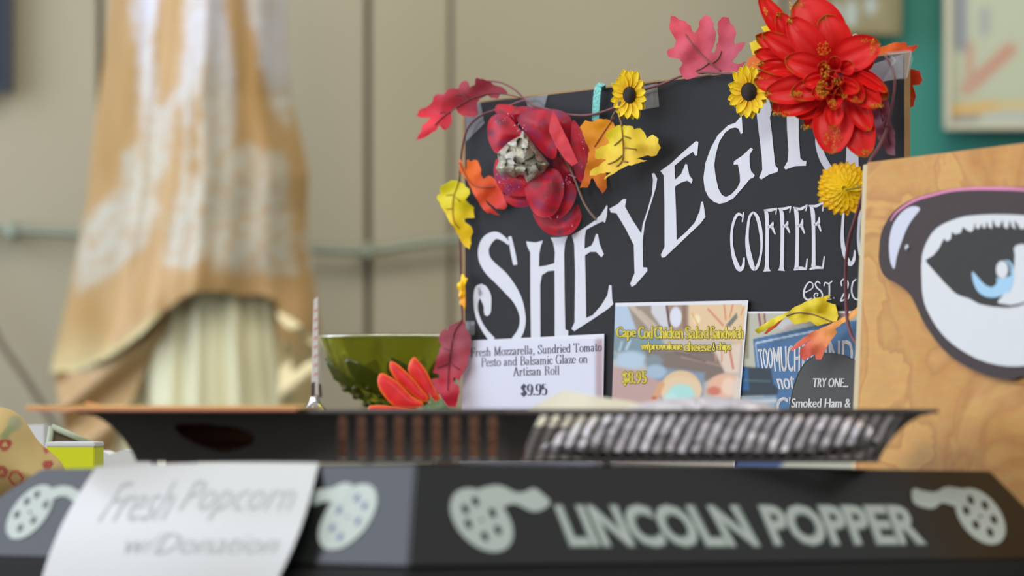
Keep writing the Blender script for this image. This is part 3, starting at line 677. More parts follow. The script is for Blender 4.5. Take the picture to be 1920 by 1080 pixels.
cof = [[(163, 238, 12), (170, 190, 14), (174, 142, 10)], [(165, 182, 16), (128, 160, 26), (92, 205, 26), (64, 310, 24), (60, 430, 26), (78, 560, 36), (115, 665, 46), (145, 695, 40), (172, 660, 28), (180, 580, 16)],
       [(272, 142, 18), (235, 185, 24), (216, 300, 26), (210, 430, 36), (232, 570, 50), (262, 670, 44), (285, 700, 28)], [(268, 142, 18), (308, 190, 32), (338, 310, 34), (350, 450, 24), (338, 570, 22), (310, 665, 28), (280, 700, 28)],
       [(385, 118, 20), (398, 170, 38), (404, 300, 34), (402, 600, 36), (400, 680, 44), (402, 714, 72)], [(372, 124, 14), (440, 122, 28), (500, 106, 12)], [(494, 108, 12), (486, 165, 10)], [(408, 285, 20), (446, 275, 34), (460, 236, 10)], [(446, 275, 30), (482, 358, 12)],
       [(525, 110, 20), (545, 160, 40), (550, 300, 34), (546, 600, 36), (542, 680, 44), (540, 708, 70)], [(510, 108, 12), (575, 108, 26), (636, 88, 12)], [(630, 92, 12), (620, 148, 10)], [(552, 280, 20), (588, 272, 34), (602, 230, 10)], [(588, 272, 30), (622, 345, 12)],
       [(668, 96, 20), (685, 150, 40), (694, 300, 34), (690, 600, 36), (686, 690, 44)], [(655, 96, 12), (725, 112, 28), (792, 72, 12)], [(786, 76, 14), (776, 132, 10)], [(696, 275, 20), (732, 268, 34), (746, 208, 10)], [(732, 268, 30), (764, 350, 12)], [(660, 700, 16), (720, 684, 34), (785, 694, 16)], [(778, 694, 18), (790, 590, 12)],
       [(820, 84, 20), (842, 140, 40), (850, 300, 34), (852, 600, 36), (848, 670, 44)], [(805, 80, 12), (875, 84, 26), (920, 62, 20), (960, 50, 10)], [(944, 60, 12), (938, 135, 10)], [(852, 262, 20), (895, 250, 34), (906, 190, 10)], [(895, 250, 30), (922, 328, 12)], [(812, 696, 14), (870, 676, 32), (945, 684, 14)], [(938, 684, 18), (955, 568, 12)],
       [(1142, 100, 22), (1132, 250, 26), (1128, 400, 34), (1148, 530, 44), (1190, 630, 42), (1215, 640, 36), (1242, 590, 28), (1248, 510, 14)], [(1300, 120, 24), (1285, 300, 26), (1282, 420, 26), (1300, 560, 26)]]
est = [[(770, 915, 10), (805, 900, 10), (842, 872, 11), (842, 832, 10), (808, 818, 12), (772, 865, 16), (756, 925, 18), (768, 970, 18), (800, 988, 15), (836, 970, 10)],
       [(915, 832, 12), (890, 812, 12), (868, 835, 13), (884, 872, 14), (922, 905, 15), (936, 945, 14), (918, 978, 13), (880, 985, 12), (856, 955, 12), (868, 925, 10), (892, 930, 9), (884, 955, 8)],
       [(952, 856, 10), (962, 822, 12), (1000, 832, 14), (1030, 806, 10)], [(1002, 832, 16), (1004, 900, 15), (1000, 978, 15)], [(982, 988, 10), (1024, 982, 10)], [(1040, 968, 12), (1052, 974, 12)],
       [(1122, 856, 12), (1118, 812, 12), (1148, 788, 14), (1182, 820, 16), (1172, 885, 15), (1132, 950, 14), (1114, 1000, 12), (1150, 985, 13), (1186, 975, 12), (1196, 930, 9)],
       [(1262, 790, 14), (1230, 820, 15), (1218, 900, 15), (1236, 965, 15), (1275, 985, 14), (1305, 940, 14), (1312, 860, 14), (1290, 795, 14)]]
LD = .0004
for poly in (Hp, E1, Yp, E2, Gp, I1, I2, N1): strokes('painted_letter', [], BP, LD, M_chalk, sign, polys=[poly])
strokes('painted_letter', S1, BP, LD, M_chalk, sign); strokes('painted_letter', O1, BP, LD, M_chalk, sign)
strokes('painted_word', [z4(s) for s in cof], BP, LD, M_chalk, sign)
strokes('painted_word', [z4(s) for s in est], BP, LD, M_chalk, sign)
# faint crease across the board
# tape
def tape(q, d=.0014): return sheet('tape', q, BP, d, M_tape, sign, thick=.0001)
tape([(873, 197), (901, 192), (908, 231), (873, 266)]); tape([(984, 184), (1027, 177), (1020, 204), (990, 202)]); tape([(1190, 165), (1232, 156), (1236, 200), (1196, 208)]); tape([(873, 602), (890, 602), (890, 628), (873, 630)])
tape([(1606, 130), (1694, 101), (1693, 146), (1640, 156), (1640, 150), (1614, 158)], .0016)
M_gl = mat('tape_glint', (220, 224, 228), .1, alpha=.55, coat=1)
tapeP = Plane(BP.hit(1694, 120), (-.2, -1, 0))
sheet('tape', [(1655, 98), (1708, 93), (1712, 112), (1701, 147), (1655, 152), (1668, 130), (1672, 112), (1664, 101)], Plane(BP.hit(1700, 120, .003), (.2, -1, 0)), 0, M_tape, sign, thick=.0001)
strokes('tape_shine', [[(1665, 101, 1.5), (1690, 99, 2), (1710, 97, 1.5)], [(1672, 106, 3), (1678, 114, 4), (1672, 122, 2)], [(1708, 98, 2), (1700, 146, 1.2)]], Plane(BP.hit(1700, 120, .004), (.2, -1, 0)), 0, M_gl, sign)  # pale strokes paint the glints along the tape edges

# ---------------------------------------------------------------- price cards on the board
GL = {}
def arc(cx, cy, rx, ry, a0, a1, n=12): return [(cx+rx*math.cos(math.radians(a0+(a1-a0)*k/n)), cy+ry*math.sin(math.radians(a0+(a1-a0)*k/n))) for k in range(n+1)]
X = .62
def sf(x, y, h=.1): return [(x-h, y), (x+h, y)]
GL.update({
 'F': (.62, [[(.15, 0), (.15, 1)], sf(.15, 0, .14), [(.02, .98), (.56, .98)], [(.56, 1), (.56, .78)], [(.15, .52), (.42, .52)], [(.42, .42), (.42, .62)]]),
 'T': (.72, [[(.34, 0), (.34, 1)], sf(.34, 0, .14), [(.02, .98), (.66, .98)], [(.03, 1), (.03, .78)], [(.65, 1), (.65, .78)]]),
 'P': (.62, [[(.15, 0), (.15, 1)], sf(.15, 0, .14), sf(.1, .98, .09), [(.15, .98)]+arc(.3, .75, .25, .24, 90, -90)+[(.15, .5)]]),
 'B': (.66, [[(.15, 0), (.15, 1)], sf(.1, .02, .09), sf(.1, .98, .09), [(.15, .98)]+arc(.3, .76, .22, .22, 90, -90)+[(.15, .53)], [(.15, .53)]+arc(.32, .27, .27, .26, 90, -90)+[(.15, .01)]]),
 'R': (.7, [[(.15, 0), (.15, 1)], sf(.15, 0, .13), sf(.1, .98, .09), [(.15, .98)]+arc(.3, .76, .23, .22, 90, -90)+[(.15, .53)], [(.32, .53), (.45, .4), (.54, .05), (.66, .02)]]),
 'G': (.74, [arc(.37, .5, .32, .5, 45, 330, 18), [(.6, .0), (.6, .42)], sf(.6, .42, .12), [(.6, .75), (.6, 1)]]),
 'S': (.54, [[(.42, .72), (.38, .9), (.25, .99), (.1, .9), (.08, .72), (.2, .58), (.36, .45), (.46, .28), (.42, .08), (.27, 0), (.12, .06), (.07, .26)], [(.43, .72), (.43, 1)], [(.06, 0), (.06, .28)]]),
 'M': (.9, [[(.13, 0), (.15, 1)], sf(.13, 0, .1), sf(.1, .98, .08), [(.15, 1), (.42, .03)], [(.42, .03), (.7, 1)], [(.7, 1), (.72, 0)], sf(.73, 0, .13), sf(.78, .98, .08)]),
 'A': (.7, [[(.1, 0), (.34, 1)], [(.34, 1), (.6, 0)], sf(.1, 0), sf(.6, 0, .12), [(.18, .34), (.5, .34)]]),
 'r': (.42, [[(.13, 0), (.13, X)], sf(.14, 0, .12), sf(.07, X-.02, .06), [(.13, .4), (.2, .56), (.3, .62), (.37, .52)]]),
 'e': (.48, [arc(.24, X/2, .19, X/2, 5, 320, 16), [(.06, .34), (.42, .34)]]),
 's': (.42, [[(.33, .44), (.28, .58), (.18, .61), (.08, .54), (.09, .42), (.2, .33), (.32, .24), (.34, .1), (.24, .01), (.12, .01), (.06, .14)], [(.06, 0), (.06, .16)], [(.34, .44), (.34, .62)]]),
 'h': (.58, [[(.13, 0), (.13, 1)], sf(.13, 0), sf(.08, .98, .06), [(.13, .42), (.22, .58), (.34, .6), (.42, .48), (.42, 0)], sf(.42, 0)]),
 'n': (.58, [[(.13, 0), (.13, X)], sf(.13, 0), sf(.08, X-.02, .06), [(.13, .42), (.22, .58), (.34, .6), (.42, .48), (.42, 0)], sf(.42, 0)]),
 'm': (.86, [[(.13, 0), (.13, X)], sf(.13, 0), sf(.08, X-.02, .06), [(.13, .42), (.22, .58), (.32, .6), (.4, .48), (.4, 0)], sf(.4, 0), [(.4, .42), (.5, .58), (.6, .6), (.68, .48), (.68, 0)], sf(.69, 0)]),
 'u': (.58, [[(.13, X), (.13, .16), (.2, .02), (.3, .02), (.42, .18)], [(.42, X), (.42, 0)], sf(.08, X-.02, .06), sf(.37, X-.02, .06), sf(.47, .02, .05)]),
 'o': (.5, [arc(.25, X/2, .2, X/2, 0, 360, 18)]), 'l': (.28, [[(.14, 0), (.14, 1)], sf(.14, 0), sf(.09, .98, .06)]),
 'i': (.28, [[(.14, 0), (.14, X)], sf(.14, 0), sf(.09, X-.02, .06), [(.14, .8), (.14, .92)]]),
 'd': (.56, [[(.42, 0), (.42, 1)], sf(.47, .02, .05), sf(.37, .98, .06), arc(.25, X/2, .18, X/2, 20, 340, 16)]),
 'a': (.5, [[(.07, .46), (.14, .59), (.25, .6), (.34, .48), (.34, .08), (.42, .02)], [(.34, .36), (.18, .32), (.07, .18), (.12, .02), (.22, .02), (.34, .14)]]),
 'c': (.44, [arc(.23, X/2, .18, X/2, 40, 320, 14), [(.37, .4), (.37, .5)]]), 'z': (.44, [[(.06, .6), (.38, .6)], [(.37, .6), (.06, .02)], [(.06, .02), (.39, .02)], [(.06, .46), (.06, .62)], [(.39, 0), (.39, .16)]]),
 't': (.34, [[(.14, .86), (.14, .1), (.2, .01), (.3, .08)], [(.03, .6), (.29, .6)]]), ',': (.26, [[(.12, .1), (.13, 0), (.07, -.16)], [(.12, .1), (.12, 0)]]), '.': (.26, [[(.12, .13), (.12, 0)]]), ' ': (.34, []),
 '$': (.56, [[(.44, .75), (.36, .9), (.2, .92), (.08, .8), (.1, .6), (.3, .46), (.45, .3), (.42, .1), (.27, .02), (.1, .08), (.06, .26)], [(.26, -.1), (.26, 1.05)]]),
 '9': (.54, [arc(.26, .68, .2, .31, 0, 360, 16), [(.46, .7), (.45, .35), (.34, .06), (.18, 0), (.1, .1)]]), '5': (.54, [[(.12, .98), (.14, .52)], [(.12, .96), (.44, .96)], [(.12, .52), (.26, .62), (.42, .5), (.46, .3), (.38, .06), (.22, 0), (.08, .12)]]),
})
def serif(s, bl, br, h, pl, d, m, parent, thick=.10, thin=.055):
    """text with stems: baseline from bl to br px, capital height h px"""
    tot = sum(GL[c][0] for c in s); x = 0; out = []
    kx = (br[0]-bl[0])/tot; ux, uy = 1, (br[1]-bl[1])/(br[0]-bl[0])
    for c in s:
        adv, st_ = GL[c]
        for line in st_:
            L = line if len(line) < 3 else [tuple(q) for q in cr(line, 3)]
            q = []
            for i, (a, b) in enumerate(L):
                pa = L[max(i-1, 0)]; pb = L[min(i+1, len(L)-1)]
                dx, dy = abs(pb[0]-pa[0])*kx, abs(pb[1]-pa[1])*h; k = dy/(math.hypot(dx, dy) or 1)
                q.append((bl[0]+(x+a)*kx, bl[1]+(x+a)*kx*uy-b*h, (thin*h*.8+(thick*kx*1.15-thin*h*.8)*k**2)))
            out.append(q)
        x += adv
    return strokes('lettering', out, pl, d, m, parent, smooth=False)
def pcard(name, label, q, d, colfn=None, m=None, bend=0, nu=90, nv=70):
    """thin card on the board; q = tl,tr,br,bl"""
    tl, tr, br, bl = q
    def xy(u, v): return tuple((tl[i]*(1-u)+tr[i]*u)*(1-v)+(bl[i]*(1-u)+br[i]*u)*v for i in (0, 1))
    def fn(u, v): x, y = xy(u, v); return BP.hit(x, y, d + bend*max(0, u-.8)**2*25)
    t = thing(name, label, 'card', fn(.5, 1))
    gridmesh('sheet', fn, nu, nv, m or M_attr, t, (lambda u, v: colfn(*xy(u, v))) if colfn else None, thick=.0003, smooth=False)
    t['group'] = 'price cards on the black sign'
    return t
def c1(x, y):
    u = (x-1107)/20; c = lin((214, 217, 229))
    c = mixc(c, lin((178, 156, 160)), ss(.2, .75, u)*(1-ss(1.05, 1.25, u))*ss(628, 634, y)) if x > 1105 else c
    return mixc(c, lin((226, 228, 234)), 1-ss(630, 640, y))
k1 = pcard('price_card', 'white card reading Fresh Mozzarella, Sundried Tomato Pesto, $9.95', [(872, 639), (1133, 626), (1129, 880), (860, 880)], .0022, c1)
serif('Fresh Mozzarella, Sundried Tomato', (882, 669), (1128, 658), 16.5, BP, .0026, M_ink, k1)
serif('Pesto and Balsamic Glaze on', (902, 687.5), (1102, 680), 16.5, BP, .0026, M_ink, k1)
serif('Artisan Roll', (962, 705), (1049, 702), 16.5, BP, .0026, M_ink, k1)
serif('$9.95', (977, 742), (1026, 740.5), 21, BP, .0026, M_ink, k1, thick=.17)
DC = .0008
z6 = lambda L: Z(L, 4.696, 1130, 550)
def paint(base, ops):
    def fn(x, y):
        c = base(x, y) if callable(base) else base
        for op in ops:
            k, a, col, s = op
            if k == 'e': d = (math.hypot((x-a[0])/a[2], (y-a[1])/a[3])-1)*min(a[2], a[3])
            elif k == 's': d = edgedist((x, y), [(a[0], a[1]), (a[2], a[3])]) - a[4]
            else: d = edgedist((x, y), a)*(-1 if inside((x, y), a) else 1)
            c = mixc(lin(col), c, ss(-s, s, d))
        return c
    return fn
def sz(x0, y0, x1, y1, w_): a = z6([(x0, y0), (x1, y1)]); return (a[0][0], a[0][1], a[1][0], a[1][1], w_/4.696)
def ez(x, y, rx, ry): a = z6([(x, y)])[0]; return (a[0], a[1], rx/4.696, ry/4.696)
ops2 = [('p', z6([(100, 90), (210, 90), (290, 240), (300, 340), (100, 340)]), (176, 196, 214), 3), ('p', z6([(215, 90), (420, 90), (540, 300), (300, 330)]), (150, 136, 118), 3),
        ('s', sz(250, 110, 420, 290, 22), (196, 178, 160), 3), ('p', z6([(430, 90), (560, 90), (590, 300), (520, 300), (430, 170)]), (206, 206, 208), 3), ('s', sz(330, 160, 480, 300, 14), (190, 172, 150), 2),
        ('p', z6([(560, 90), (760, 90), (760, 330), (590, 320)]), (158, 132, 106), 3), ('s', sz(562, 95, 590, 290, 10), (92, 58, 50), 1.5), ('e', ez(645, 210, 52, 90), (216, 220, 228), 2), ('s', sz(718, 95, 722, 300, 16), (138, 108, 84), 2),
        ('p', z6([(760, 90), (1280, 90), (1260, 420), (760, 400)]), (226, 196, 152), 4), ('e', ez(830, 230, 30, 40), (238, 226, 180), 3), ('s', sz(790, 180, 840, 280, 6), (220, 170, 90), 2), ('s', sz(930, 140, 1060, 280, 8), (206, 120, 84), 2), ('s', sz(1070, 90, 1085, 230, 7), (214, 134, 96), 1.6), ('s', sz(1150, 90, 1120, 210, 7), (214, 140, 100), 1.6), ('s', sz(1240, 130, 1220, 190, 6), (216, 150, 110), 1.6),
        ('p', z6([(1085, 280), (1180, 170), (1190, 215), (1120, 300)]), (118, 118, 104), 2),
        ('p', z6([(90, 330), (500, 330), (560, 500), (400, 560), (90, 520)]), (120, 146, 152), 5), ('s', sz(240, 420, 210, 490, 10), (186, 202, 212), 3), ('s', sz(170, 430, 150, 500, 10), (170, 190, 200), 3), ('e', ez(110, 560, 30, 30), (120, 150, 140), 3),
        ('e', ez(250, 590, 140, 80), (176, 198, 212), 5), ('p', z6([(380, 500), (980, 500), (1090, 700), (900, 780), (620, 700), (400, 640)]), (124, 108, 96), 5), ('e', ez(450, 600, 80, 60), (126, 140, 144), 5), ('s', sz(700, 560, 1060, 640, 10), (160, 134, 118), 3), ('s', sz(640, 520, 900, 600, 8), (104, 92, 84), 3),
        ('p', z6([(980, 480), (1220, 440), (1200, 700), (1080, 700)]), (222, 202, 180), 4), ('s', sz(1120, 500, 1150, 660, 10), (204, 120, 90), 2), ('s', sz(1050, 500, 1050, 600, 6), (206, 140, 110), 2), ('s', sz(990, 540, 1000, 600, 5), (206, 140, 110), 2), ('s', sz(1150, 420, 1240, 450, 8), (226, 186, 120), 2),
        ('p', z6([(400, 640), (900, 700), (880, 980), (380, 980)]), (128, 148, 164), 5), ('p', z6([(60, 640), (330, 680), (520, 790), (520, 1000), (60, 1000)]), (188, 156, 148), 4), ('e', ez(470, 690, 90, 60), (160, 184, 200), 4),
        ('e', ez(690, 850, 180, 170), (222, 190, 146), 3), ('e', ez(690, 850, 180, 120), (226, 200, 160), 3), ('s', sz(440, 960, 520, 800, 26), (214, 160, 110), 4), ('e', ez(455, 925, 22, 18), (186, 92, 76), 3), ('e', ez(690, 890, 120, 90), (170, 220, 212), 5), ('e', ez(600, 930, 60, 50), (190, 226, 220), 5),
        ('e', ez(1080, 820, 150, 110), (228, 180, 148), 4), ('e', ez(980, 860, 60, 40), (206, 116, 92), 4), ('e', ez(1110, 820, 60, 80), (236, 206, 180), 4), ('e', ez(1190, 860, 50, 120), (222, 206, 190), 4)]
pf = paint(lin((190, 180, 166)), ops2)
def c2(x, y):
    if y < 573.5 - (x-1155)*.01: return lin((222, 224, 228))
    if x > 1399 - (y-565)*.075: return lin((222, 222, 222))
    return pf(x, y)
k2 = pcard('price_card', 'photo card of a sandwich reading Cape Cod Chicken Salad Sandwich, $8.95', [(1154, 568), (1403, 563), (1377, 880), (1143, 880)], .0030, c2, nu=150, nv=120)
def imp(s, q, k, dk=.035):
    rr = [(1.45*math.cos(a), 1.2*math.sin(a)) for a in [math.pi*2*t/8 for t in range(8)]]
    textq('lettering_outline', s, q, BP, .0026+DC, M_dink, k, shifts=rr); textq('lettering', s, q, BP, .0028+DC, M_yink, k, shifts=((-.8, 0), (.8, 0), (0, .3), (0, -.3)) if dk else ((0, 0),))
def qd(x0, y0, x1, y1, sl=0): return [(x0, y0), (x1, y0+sl), (x1, y1+sl), (x0, y1)]
imp('Cape', qd(1156, 613, 1192, 639, -.5), k2); imp('Cod', qd(1197, 612, 1223, 635), k2); imp('Chicken', qd(1227, 612, 1280, 635), k2); imp('Salad', qd(1285, 612, 1329, 635), k2); imp('Sandwich', qd(1333, 612, 1393, 635), k2)
imp('w/provolone', qd(1202, 641, 1279, 661), k2); imp('cheese', qd(1283, 641, 1333, 659), k2); imp('&', qd(1336, 643, 1341, 658), k2, .0); imp('chips', qd(1344, 642, 1370, 661), k2); imp('$8.95', qd(1167, 696, 1212, 723), k2)
z8 = lambda L: Z(L, 4.154, 1400, 520)
def s8(x0, y0, x1, y1, w_): a = z8([(x0, y0), (x1, y1)]); return (a[0][0], a[0][1], a[1][0], a[1][1], w_/4.154)
ops3 = [('s', s8(5, 300, 5, 620, 14), (150, 140, 112), 3), ('s', s8(95, 285, 110, 390, 9), (150, 68, 92), 1.2), ('s', s8(118, 285, 132, 390, 4), (196, 170, 70), 1), ('s', s8(138, 285, 148, 380, 7), (150, 68, 92), 1.2),
        ('p', z8([(200, 350), (480, 300), (600, 340), (300, 430)]), (196, 200, 198), 3), ('s', s8(720, 290, 740, 290, 30), (150, 120, 116), 4), ('s', s8(300, 390, 400, 360, 12), (216, 190, 186), 3),
        ('p', z8([(50, 480), (560, 370), (900, 330), (900, 1150), (200, 1150), (70, 700)]), (70, 112, 154), 1.2), ('s', s8(75, 512, 520, 420, 8), (176, 196, 212), 1), ('s', s8(70, 520, 92, 700, 5), (150, 178, 200), 1),
        ('p', z8([(-90, 690), (190, 710), (210, 830), (250, 870), (240, 920), (-90, 930)]), (44, 56, 64), 2.5), ('p', z8([(-60, 700), (10, 705), (20, 880), (-60, 880)]), (40, 92, 140), 3), ('s', s8(-80, 800, 180, 810, 5), (84, 110, 120), 3),
        ('p', z8([(-90, 930), (230, 920), (240, 1160), (-120, 1160)]), (132, 156, 170), 4), ('s', s8(-50, 980, 220, 960, 14), (196, 206, 210), 5), ('e', (1360+40, 860, 70, 40), (60, 84, 130), 6)]
pf3 = paint(lin((184, 186, 166)), ops3)
def c3(x, y): return lin((224, 226, 230)) if y < 586.5 else pf3(x, y)
k3 = pcard('price_card', 'blue photo card reading TRY ONE... Smoked Ham, partly behind the plywood', [(1396, 584), (1664, 583), (1664, 884), (1372, 884)], .0016, c3, nu=150, nv=120)
arch = z8([(325, 1400), (325, 1080), (340, 960), (365, 850), (400, 750), (450, 670), (520, 615), (600, 590), (680, 592), (760, 608), (830, 640), (900, 690), (980, 780), (1030, 900), (1060, 1100), (1060, 1400)])
strokes('sign_lettering', [], BP, .0019, M_wink, k3, polys=[])
textq('sign_lettering', 'TOO', [(1421, 654), (1448, 652), (1449, 691), (1427, 691)], BP, .0020, M_wink, k3, shifts=((-.5, 0), (.5, 0)))
textq('sign_lettering', 'MUCH', [(1449, 651), (1500, 646), (1499, 697), (1453, 697)], BP, .0020, M_wink, k3, shifts=((-.5, 0), (.5, 0)))
textq('sign_lettering', 'MONDAY', [(1505, 644), (1640, 632), (1640, 690), (1504, 696)], BP, .0020, M_wink, k3, shifts=((-.5, 0), (.5, 0)))
textq('sign_lettering', 'not a', [(1455, 706), (1506, 704), (1505, 730), (1461, 730)], BP, .0020, M_wink, k3, shifts=((-.5, 0), (.5, 0)))
textq('sign_lettering', 'CURE', [(1455, 745), (1540, 742), (1540, 790), (1457, 790)], BP, .0020, M_wink, k3, shifts=((-.5, 0), (.5, 0)))
strokes('arch_label', [], BP, .0023, M_darkpr, k3, polys=[arch])
strokes('arch_edge', [[(p[0], p[1], 1.2) for p in arch]], BP, .0025, mat('black_line', (34, 34, 34), .6), k3, smooth=False)
textq('lettering', 'TRY ONE...', qd(1525, 709, 1590, 726), BP, .0027, M_wink, k3, shear=.18, shifts=((-.5, 0), (.5, 0)))
textq('lettering', 'Smoked Ham & Cheese', qd(1484, 747, 1652, 764), BP, .0027, M_wink, k3, shear=.12, shifts=((-.5, 0), (.5, 0)))

# ---------------------------------------------------------------- plywood sign with painted glasses
PB, PT = P(1612, 880, 3.06), P(1637, 303, 3.10)
PRt = P(1960, 266, 2.86)
n = (PT-PB).cross(PRt-PB).normalized()
if n.dot(PB-EYE) > 0: n = -n
PP = Plane(PB, n)
ps = thing('plywood_sign', 'plywood panel painted with a big blue eye behind dark glasses', 'sign', (PB.x+.05, PB.y, TZ))
def downz(px, py, d=0):
    a = PP.hit(px, py, d); return a
def quadply(name, q, d, th, m):
    a = [PP.hit(x, y, d) for x, y in q]; b = [v - n*th for v in a]
    # tl,tr,br,bl
    return hull8(name, [a[3], a[2], b[2], b[3], a[0], a[1], b[1], b[0]], m, ps, .0004)
quadply('plywood_panel', [(1626, 304.5), (2260, 226), (2260, 985), (1601, 945)], 0, .009, M_ply)
quadply('backing_board', [(1618, 309), (2255, 230), (2255, 984), (1592, 944)], -.0095, .004, mat('cream_batten', (206, 190, 150), .6))
OF = [(1648, 470), (1650, 445), (1655, 428), (1666, 408), (1674, 398), (1685, 388), (1698, 380), (1711, 373), (1746, 362), (1783, 354), (1823, 350.5), (1870, 350), (1920, 351), (1980, 358), (2040, 380), (2085, 420), (2100, 480), (2095, 560), (2070, 640), (2020, 700), (1970, 716), (1922, 706), (1911, 706), (1897, 713), (1871, 710), (1840, 701), (1803, 683), (1773, 661), (1751, 634), (1731, 604), (1720, 579), (1710, 558), (1704, 549), (1691, 538), (1677, 529), (1662, 522), (1652, 509), (1647, 488)]
OFs = chaikin(OF, 1)
def slab(name, pts, d, th, m, parent):   # cut-out panel with real thickness
    p2, fs = tri(pts); a = [PP.hit(x, y, d) for x, y in p2]; N = len(a)
    b = [v - n*th for v in a]; fs = orient(a, fs); ring = {}
    cnt = {}
    for f_ in fs:
        for i in range(3):
            e = (f_[i], f_[(i+1) % 3]); cnt[e] = 1
    side = [[e[0], e[0]+N, e[1]+N, e[1]] for e in cnt if (e[1], e[0]) not in cnt]
    return mesh(name, a+b, fs+[[i+N for i in reversed(f_)] for f_ in fs]+side, m, parent)
slab('orange_backing', chaikin([(1700, 470), (1790, 640), (1852, 702), (1885, 718), (1920, 719), (1980, 712), (2040, 660), (2060, 480), (1960, 400), (1800, 400)], 1), .0022, .002, mat('ochre_paint', (206, 150, 60), .6), ps)
cut = slab('glasses_cutout', OFs, .0062, .006, M_frame, ps)
def art(name, pts, d, m, par=cut, ch=1): return strokes(name, [], PP, .0062+d, m, par, polys=[chaikin(pts, ch) if ch else pts])
art('lens', [(1727, 493), (1728, 477), (1736, 454), (1750, 432), (1770, 418), (1799, 407), (1823, 403), (1864, 401), (1920, 403), (1980, 412), (2030, 440), (2052, 490), (2048, 570), (2015, 640), (1975, 678), (1920, 687), (1881, 687), (1840, 677), (1807, 660), (1779, 640), (1759, 618), (1746, 597), (1734, 573), (1729, 549), (1728, 530)], .0002, M_ewh)
strokes('lens_line', [[(x, y, 1.6) for x, y in [(1727, 493), (1728, 477), (1736, 454), (1750, 432), (1770, 418), (1799, 407), (1823, 403), (1864, 401), (1920, 403), (1980, 412), (2030, 440)]]], PP, .0066, mat('teal_line', (30, 44, 42), .6), cut)
z7 = lambda L: Z(L, 4.911, 1640, 330)
art('temple_shine', z7([(340, 278), (385, 280), (418, 294), (410, 322), (350, 390), (290, 490), (235, 640), (200, 750), (185, 858), (165, 850), (140, 780), (130, 650), (140, 540), (170, 440), (230, 350), (290, 300)]), .0002, mat('pale_blue_paint', (206, 210, 224), .6))
strokes('frame_shine', [z7([(145, 415, 8), (200, 335, 16), (300, 262, 20), (400, 212, 22), (550, 170, 22), (700, 135, 22), (850, 120, 26), (1000, 115, 28), (1200, 117, 30), (1375, 127, 24), (1700, 170, 14)])], PP, .0064, M_pink, cut)
eyeb = z7([(470, 772), (540, 730), (590, 670), (638, 575), (665, 603), (700, 580), (712, 513), (740, 538), (790, 525), (815, 468), (850, 500), (885, 517), (912, 490), (924, 428), (932, 480), (960, 487), (985, 438), (995, 478), (1020, 480), (1034, 418), (1048, 470), (1080, 486), (1088, 398), (1112, 462), (1150, 470), (1176, 403), (1190, 470), (1222, 487), (1245, 408), (1262, 468), (1298, 490), (1282, 408), (1320, 450), (1340, 486), (1375, 484)]) + [(1940, 430), (1980, 445), (2010, 480), (2005, 520), (1975, 545), (1940, 562), (1909, 574), (1890, 577), (1862, 575), (1836, 570), (1818, 560), (1799, 554), (1790, 549), (1772, 531), (1754, 511), (1738, 493)]
art('painted_eye', eyeb, .0004, M_eye, ch=0)
art('eye_white', [(1900, 462), (1920, 456), (1960, 470), (1985, 500), (1965, 540), (1935, 562), (1899, 573), (1881, 570), (1868, 568), (1881, 553), (1890, 540), (1899, 519), (1902, 493), (1903, 477)], .0006, M_ewh)
art('iris', z7([(893, 885), (905, 878), (930, 905), (1000, 990), (1060, 1025), (1100, 1020), (1130, 975), (1115, 930), (1160, 948), (1220, 930), (1260, 910), (1282, 870), (1275, 980), (1240, 1080)]) + [(1887, 546), (1881, 553), (1868, 558), (1853, 558), (1840, 553), (1831, 544), (1824, 528)], .0008, M_blue)
strokes('iris_edge', [z7([(1195, 778, 6), (1235, 790, 20), (1262, 840, 24), (1262, 900, 26)])], PP, .0071, M_blue, cut)
art('eye_highlight', [(1879+11.5*math.cos(t), 505.5+16.5*math.sin(t)) for t in [2*math.pi*k/24 for k in range(24)]], .0010, M_ewh, ch=0)
scw = PP.hit(1700.5, 464.5, .0064)
sc1 = lathe('screw', [(0, .0012), (.0018, .0011), (.0026, .0006), (.0028, 0)], world_loc(ps), M_metal, ps, 16)
sc1.rotation_euler = n.to_track_quat('Z', 'Y').to_euler(); sc1.location = scw - world_loc(ps)
sx = strokes('screw_slot', [[(1697.5, 464, 1.2), (1703.5, 465, 1.2)], [(1700, 461, 1.2), (1701, 468, 1.2)]], PP, .0078, M_dark, ps, smooth=False)

# ---------------------------------------------------------------- garland
def fpl(cx, cy, yaw, clear):
    o = BP.hit(cx, cy, clear); a = math.radians(yaw); return Plane(o, (-math.sin(a), -math.cos(a), 0))
gar = thing('autumn_garland', 'garland of silk autumn leaves and yellow flowers on a brown vine around the black sign', 'garland', BP.hit(985, 200, .01))
def vine(name, pts, ds, r, m, par): return tube(name, [BP.hit(x, y, d) for (x, y), d in zip(pts, ds)], r, m, par, seg=6)
v1 = [(868, 640), (867, 600), (864, 520), (862, 440), (861, 360), (864, 300), (870, 262), (880, 236), (905, 215), (950, 200), (985, 188), (1000, 198), (1030, 206), (1060, 214), (1100, 216), (1135, 208), (1165, 195), (1200, 172), (1240, 158), (1280, 142), (1320, 136), (1370, 138), (1405, 132), (1440, 140)]
vine('vine', v1, [.006]*10+[.008]*14, [.0011]*24, M_vine, gar)
v2 = [(1660, 105), (1672, 125), (1678, 150), (1675, 185), (1668, 220), (1660, 250), (1645, 280), (1632, 300), (1624, 330), (1616, 370), (1604, 410), (1592, 450), (1586, 500), (1586, 550), (1589, 600), (1598, 632), (1612, 650)]
vd = [.01, .012, .012, .012, .014, .02, .045, .055, .058, .055, .045, .03, .02, .016, .016, .02, .03]
vine('vine', v2, vd, [.0012]*5+[.0016]*12, M_vine, gar)
vine('vine', [(985, 188), (965, 168), (940, 155), (915, 152)], [.008, .01, .012, .012], .0009, M_vine, gar)
